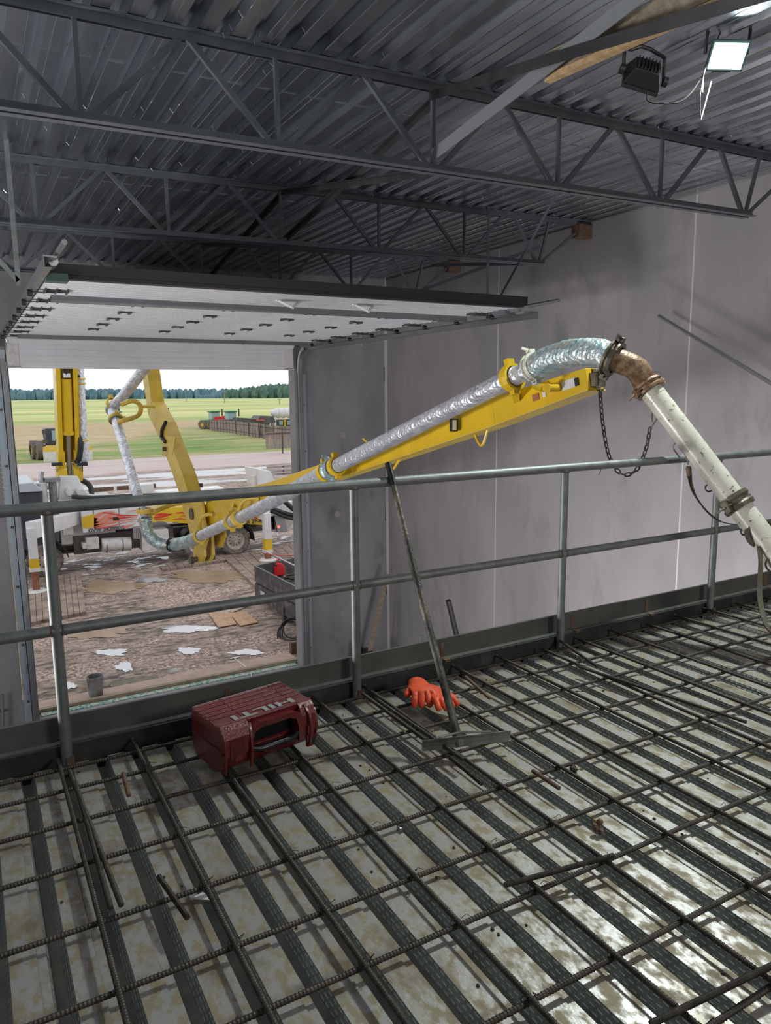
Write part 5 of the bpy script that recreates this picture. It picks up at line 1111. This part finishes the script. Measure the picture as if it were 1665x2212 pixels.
# ================================================================== FAR THINGS
def tractor_far():
    Y = 73.5; s = lambda x_, y_, Y_=Y: onY(x_, y_, Y_)
    T = thing('tractor', 'dark articulated tractor with a wide yellow blade parked on the grass', 'tractor', tuple(s(105, 994)))
    a = s(104, 994); g0 = GZ
    for i, x_ in enumerate((77, 86, 138)):
        q_ = s(x_, 975); b = MB(); R = .87; b.lathe([(R*.5, -.3), (R, -.28), (R, .28), (R*.5, .3)], (q_.x, Y+(1.5 if i == 0 else .4), g0+R), (1, .12, 0), 24); w_ = b.build('wheel', tyre, T)
        b = MB(); b.lathe([(R*.52, -.22), (.01, -.2)], (q_.x, Y+(1.5 if i == 0 else .4), g0+R), (1, .12, 0), 18); b.build('rim', yels, w_)
    b = MB(); c0_ = s(100, 965); c1_ = s(122, 925); b.b2((c0_.x, Y, c0_.z-.3), (c1_.x+.2, Y+1.8, c1_.z)); cb = b.build('cab', cabm, T, bevel=.08)
    b = MB(); b.b2((s(111, 0).x if False else s(112, 940).x, Y-.03, s(112, 952).z), (c1_.x+.1, Y, s(112, 930).z)); b.build('window', mat('pale_window', (.25, .38, .40), .2), cb)
    b = MB(); b.b2((s(95, 958).x, Y-.2, s(95, 985).z), (s(170, 958).x, Y+1.5, s(95, 962).z)); b.build('body', chas, T, bevel=.1)
    b = MB(); b.b2((s(93, 960).x, Y-.3, s(95, 958).z), (s(104, 960).x, Y+.5, s(95, 950).z)); b.tube([s(97, 952), s(95, 945), s(94, 935)], .06, 6); b.box(s(95, 933), (.35, .2, .4)); b.build('mirror', chas, T)
    b = MB(); b.prism([s(x_, y_, 71.2) for x_, y_ in ((93, 967), (102, 962), (190, 962), (200, 967), (200, 978), (93, 978))], (0, .15, 0)); bl = b.build('blade', yels, T)
    b = MB(); b.prism([s(x_, y_, 71.0) for x_, y_ in ((93, 977), (200, 972), (201, 994), (95, 998))], (0, .15, 0)); b.build('blade_face', whiteg, bl)
tractor_far()
def far_tractor(px, py, Y, sc, body, accent, label, w_px, wheels=True, cabc=None):
    T = thing('tractor', label, 'tractor', tuple(onY(px, py, Y))); u_ = Y/F*1.08
    def s(x_, y_): return onY(px+x_, py+y_, Y)
    if wheels:
        for x_, r_ in ((-12, 9.5), (-4, 9.5), (2, 9)):
            q_ = s(x_, -9); R = r_*u_*.95; b = MB(); b.lathe([(R*.45, -.35), (R, -.3), (R, .3), (R*.45, .35)], (q_.x, Y-.2*x_*.2, GZ+R), (.75, .66, 0), 22); w_ = b.build('wheel', tyre, T)
            b = MB(); b.lathe([(R*.5, -.25), (.01, -.25)], (q_.x, Y-.2*x_*.2, GZ+R), (.75, .66, 0), 16); b.build('rim', yels, w_)
    b = MB(); a = s(-12, -22); c_ = s(w_px, -12); b.b2((a.x, Y, c_.z), (c_.x, Y+2.5, a.z)); b.build('hood', body, T, bevel=.15)
    b = MB(); a = s(6, -38); c_ = s(24, -22); b.b2((a.x, Y+.3, c_.z), (c_.x, Y+2.3, a.z)); cb = b.build('cab', glassm if cabc is None else cabc, T, bevel=.1)
    b = MB(); b.b2((a.x-.15, Y+.15, a.z), (c_.x+.15, Y+2.5, a.z+.25)); b.build('cab_roof', body if cabc is None else green, cb, bevel=.05)
    b = MB(); q_ = s(28, -30); b.cyl(q_, q_+Vector((0, 0, 1.2)), .12, n=8); b.build('exhaust', chas, T)
    if accent: b = MB(); a = s(10, -29); c_ = s(34, -20); b.b2((a.x, Y-.4, c_.z), (c_.x, Y-.1, a.z)); b.bar((a.x-.8, Y-.4, c_.z-.3), (c_.x, Y-.4, a.z), .3, .4); b.build('loader_frame', accent, T)
    return T
pw = mat('pale_blue_window', (.30, .42, .44), .2)
far_tractor(452, 929, 125, 1, green, red, 'green tractor with twin rear wheels and red loader arm behind the fence', 30, True, pw)
far_tractor(488, 929, 118, 1, chas, None, 'dark tractor with a green cab roof behind the board fence', 40, False, pw)
# windbreak fence panels
fw = mat('weathered_fence_boards', (.32, .27, .245), .85, 0, (.20, .155, .145), 3, .35, .65, 0, 20, (3, 3, .4), 5, (.46, .33, .24), 1.5, .55, .65); fr_ = mat('fence_frame', (.08, .06, .055), .6)
pan = [(453, 929, 909, 470, 932, 909), (470, 932, 910, 490, 934, 910), (490, 934, 910, 509, 937, 910), (511, 938, 912, 537, 942, 913), (539, 943, 914, 559, 946, 916), (560, 944, 916, 573, 948, 918), (573, 946, 919, 630, 952, 920)]
names = ['first', 'second', 'third', 'fourth', 'fifth', 'sixth', 'seventh']
for i, (x0, b0, t0_, x1, b1, t1_) in enumerate(pan):
    A = onZ(x0, b0, GZ); Bq = onZ(x1, b1, GZ); h = (A.y)/F*(b0-t0_)*1.08
    T = thing('windbreak_panel', 'weathered vertical board fence panel, %s from the far end of the row' % names[i], 'fence panel', tuple(A), 'windbreak fence panels')
    d_ = (Bq-A); n_ = max(6, int(d_.length/.35)); b = MB()
    for k_ in range(n_): a = A+d_*(k_/n_+.006); c_ = A+d_*((k_+1)/n_-.012); b.bar(a+Vector((0, 0, h/2+.05)), c_+Vector((0, 0, h/2+.05)), .04, h*random.uniform(.97, 1.0))
    b.build('boards', fw, T)
    b = MB()
    for tt in (0, .33, .66, 1): q_ = A+d_*tt+Vector((0, -.08, 0)); b.bar(q_, q_+Vector((0, 0, h*1.05)), .1, .1)
    for zz in (.25, .8): b.bar(A+Vector((0, -.08, h*zz)), Bq+Vector((0, -.08, h*zz)), .07, .1)
    b.build('frame', fr_, T)
A = onZ(574, 971, GZ+.5); Bq = onZ(634, 967, GZ+.5); h = A.y/F*37*1.05; T = thing('windbreak_panel', 'nearest board fence panel standing forward on its own by the doorway jamb', 'fence panel', tuple(A), 'windbreak fence panels'); b = MB(); d_ = Bq-A
for k_ in range(24): a = A+d_*(k_/24+.004); c_ = A+d_*((k_+1)/24-.010); b.bar(a+Vector((0, 0, h/2)), c_+Vector((0, 0, h/2)), .04, h)
b.build('boards', fw, T); b = MB(); b.bar(A+Vector((0, -.06, h*.9)), Bq+Vector((0, -.06, h*.9)), .05, .12); b.bar(A+d_*.6+Vector((0, 0, -.5)), A+d_*.6+Vector((0, 0, h)), .1, .1); b.build('frame', fr_, T)
# machinery behind the fence
dk = mat('dark_machine_paint', (.06, .055, .06), .5, 0, (.11, .10, .105), 2)
def far_box(pts, Y, dY, m_, nm, label, cat):
    b = MB(); b.prism([onY(x_, y_, Y) for x_, y_ in pts], (0, dY, 0)); return b.build(nm, m_, label=label, cat=cat)
far_box([(508, 911), (514, 902), (560, 905), (558, 913), (530, 915)], 116, 3, dk, 'feed_wagon', 'long dark farm implement behind the middle of the fence', 'farm implement')
h_ = far_box([(557, 906), (562, 898), (590, 899), (596, 912), (570, 916)], 98, 3, dk, 'grain_header', 'dark harvester header with an orange stripe behind the fence', 'farm implement')
b = MB(); b.prism([onY(x_, y_, 97.8) for x_, y_ in ((555, 906), (572, 906), (571, 909), (554, 909))], (0, .1, 0)); b.build('orange_stripe', mat('orange_red_stripe', (.6, .10, .04), .5), h_)
T = thing('wheel_loader', 'yellow and black loader parked behind the fence next to the doorway jamb', 'loader', tuple(onY(615, 940, 104)))
b = MB(); b.prism([onY(x_, y_, 104) for x_, y_ in ((597, 907), (640, 905), (640, 938), (600, 938))], (0, 2.5, 0)); b.build('body', dk, T); b = MB(); b.prism([onY(x_, y_, 103.8) for x_, y_ in ((613, 907), (618, 907), (618, 921), (613, 921))], (0, .2, 0)); b.prism([onY(x_, y_, 103.8) for x_, y_ in ((596, 922), (602, 920), (603, 934), (595, 934))], (0, .2, 0)); b.build('yellow_frame', yel, T)
b = MB(); b.prism([onY(x_, y_, 103.7) for x_, y_ in ((603, 909), (611, 909), (611, 918), (603, 918))], (0, .1, 0)); b.prism([onY(x_, y_, 103.7) for x_, y_ in ((620, 909), (632, 908), (632, 918), (620, 918))], (0, .1, 0)); b.build('window', pw, T)
b = MB(); b.bar(onY(575, 918, 103), onY(583, 902, 103), .6, .6); b.bar(onY(583, 902, 103), onY(598, 916, 103), .5, .5); b.build('loader_arm', dk, T)
b = MB(); a = onY(589, 892, 100); c_ = onY(660, 890, 100); r_ = 100/F*10.5*1.05; b.tube([a-Vector((.3, 0, 0)), a, a+Vector((.6, 0, 0)), c_, c_+Vector((.6, 0, 0))], [r_*.3, r_*.75, r_, r_, r_*.6], 22); tk_ = b.build('liquid_tank', white, label='white cylindrical liquid tank standing above the fence by the jamb', cat='tank', smooth=True)
b = MB()
for x_ in (600, 612, 624): q_ = onY(x_, 892, 100); b.ring((q_.x, 100, q_.z), (1, 0, 0), r_*1.01, .08, 24, 5)
b.b2((a.x, 99.5, GZ), (a.x+.3, 100.5, a.z-r_*.8)); b.b2((c_.x-.3, 99.5, GZ), (c_.x, 100.5, a.z-r_*.8)); b.build('hoop', whiteg, tk_)

for o in bpy.data.objects:
    if '_o' in o: del o['_o']
SC.cycles.use_denoising = True
SC.cycles.max_bounces = 8
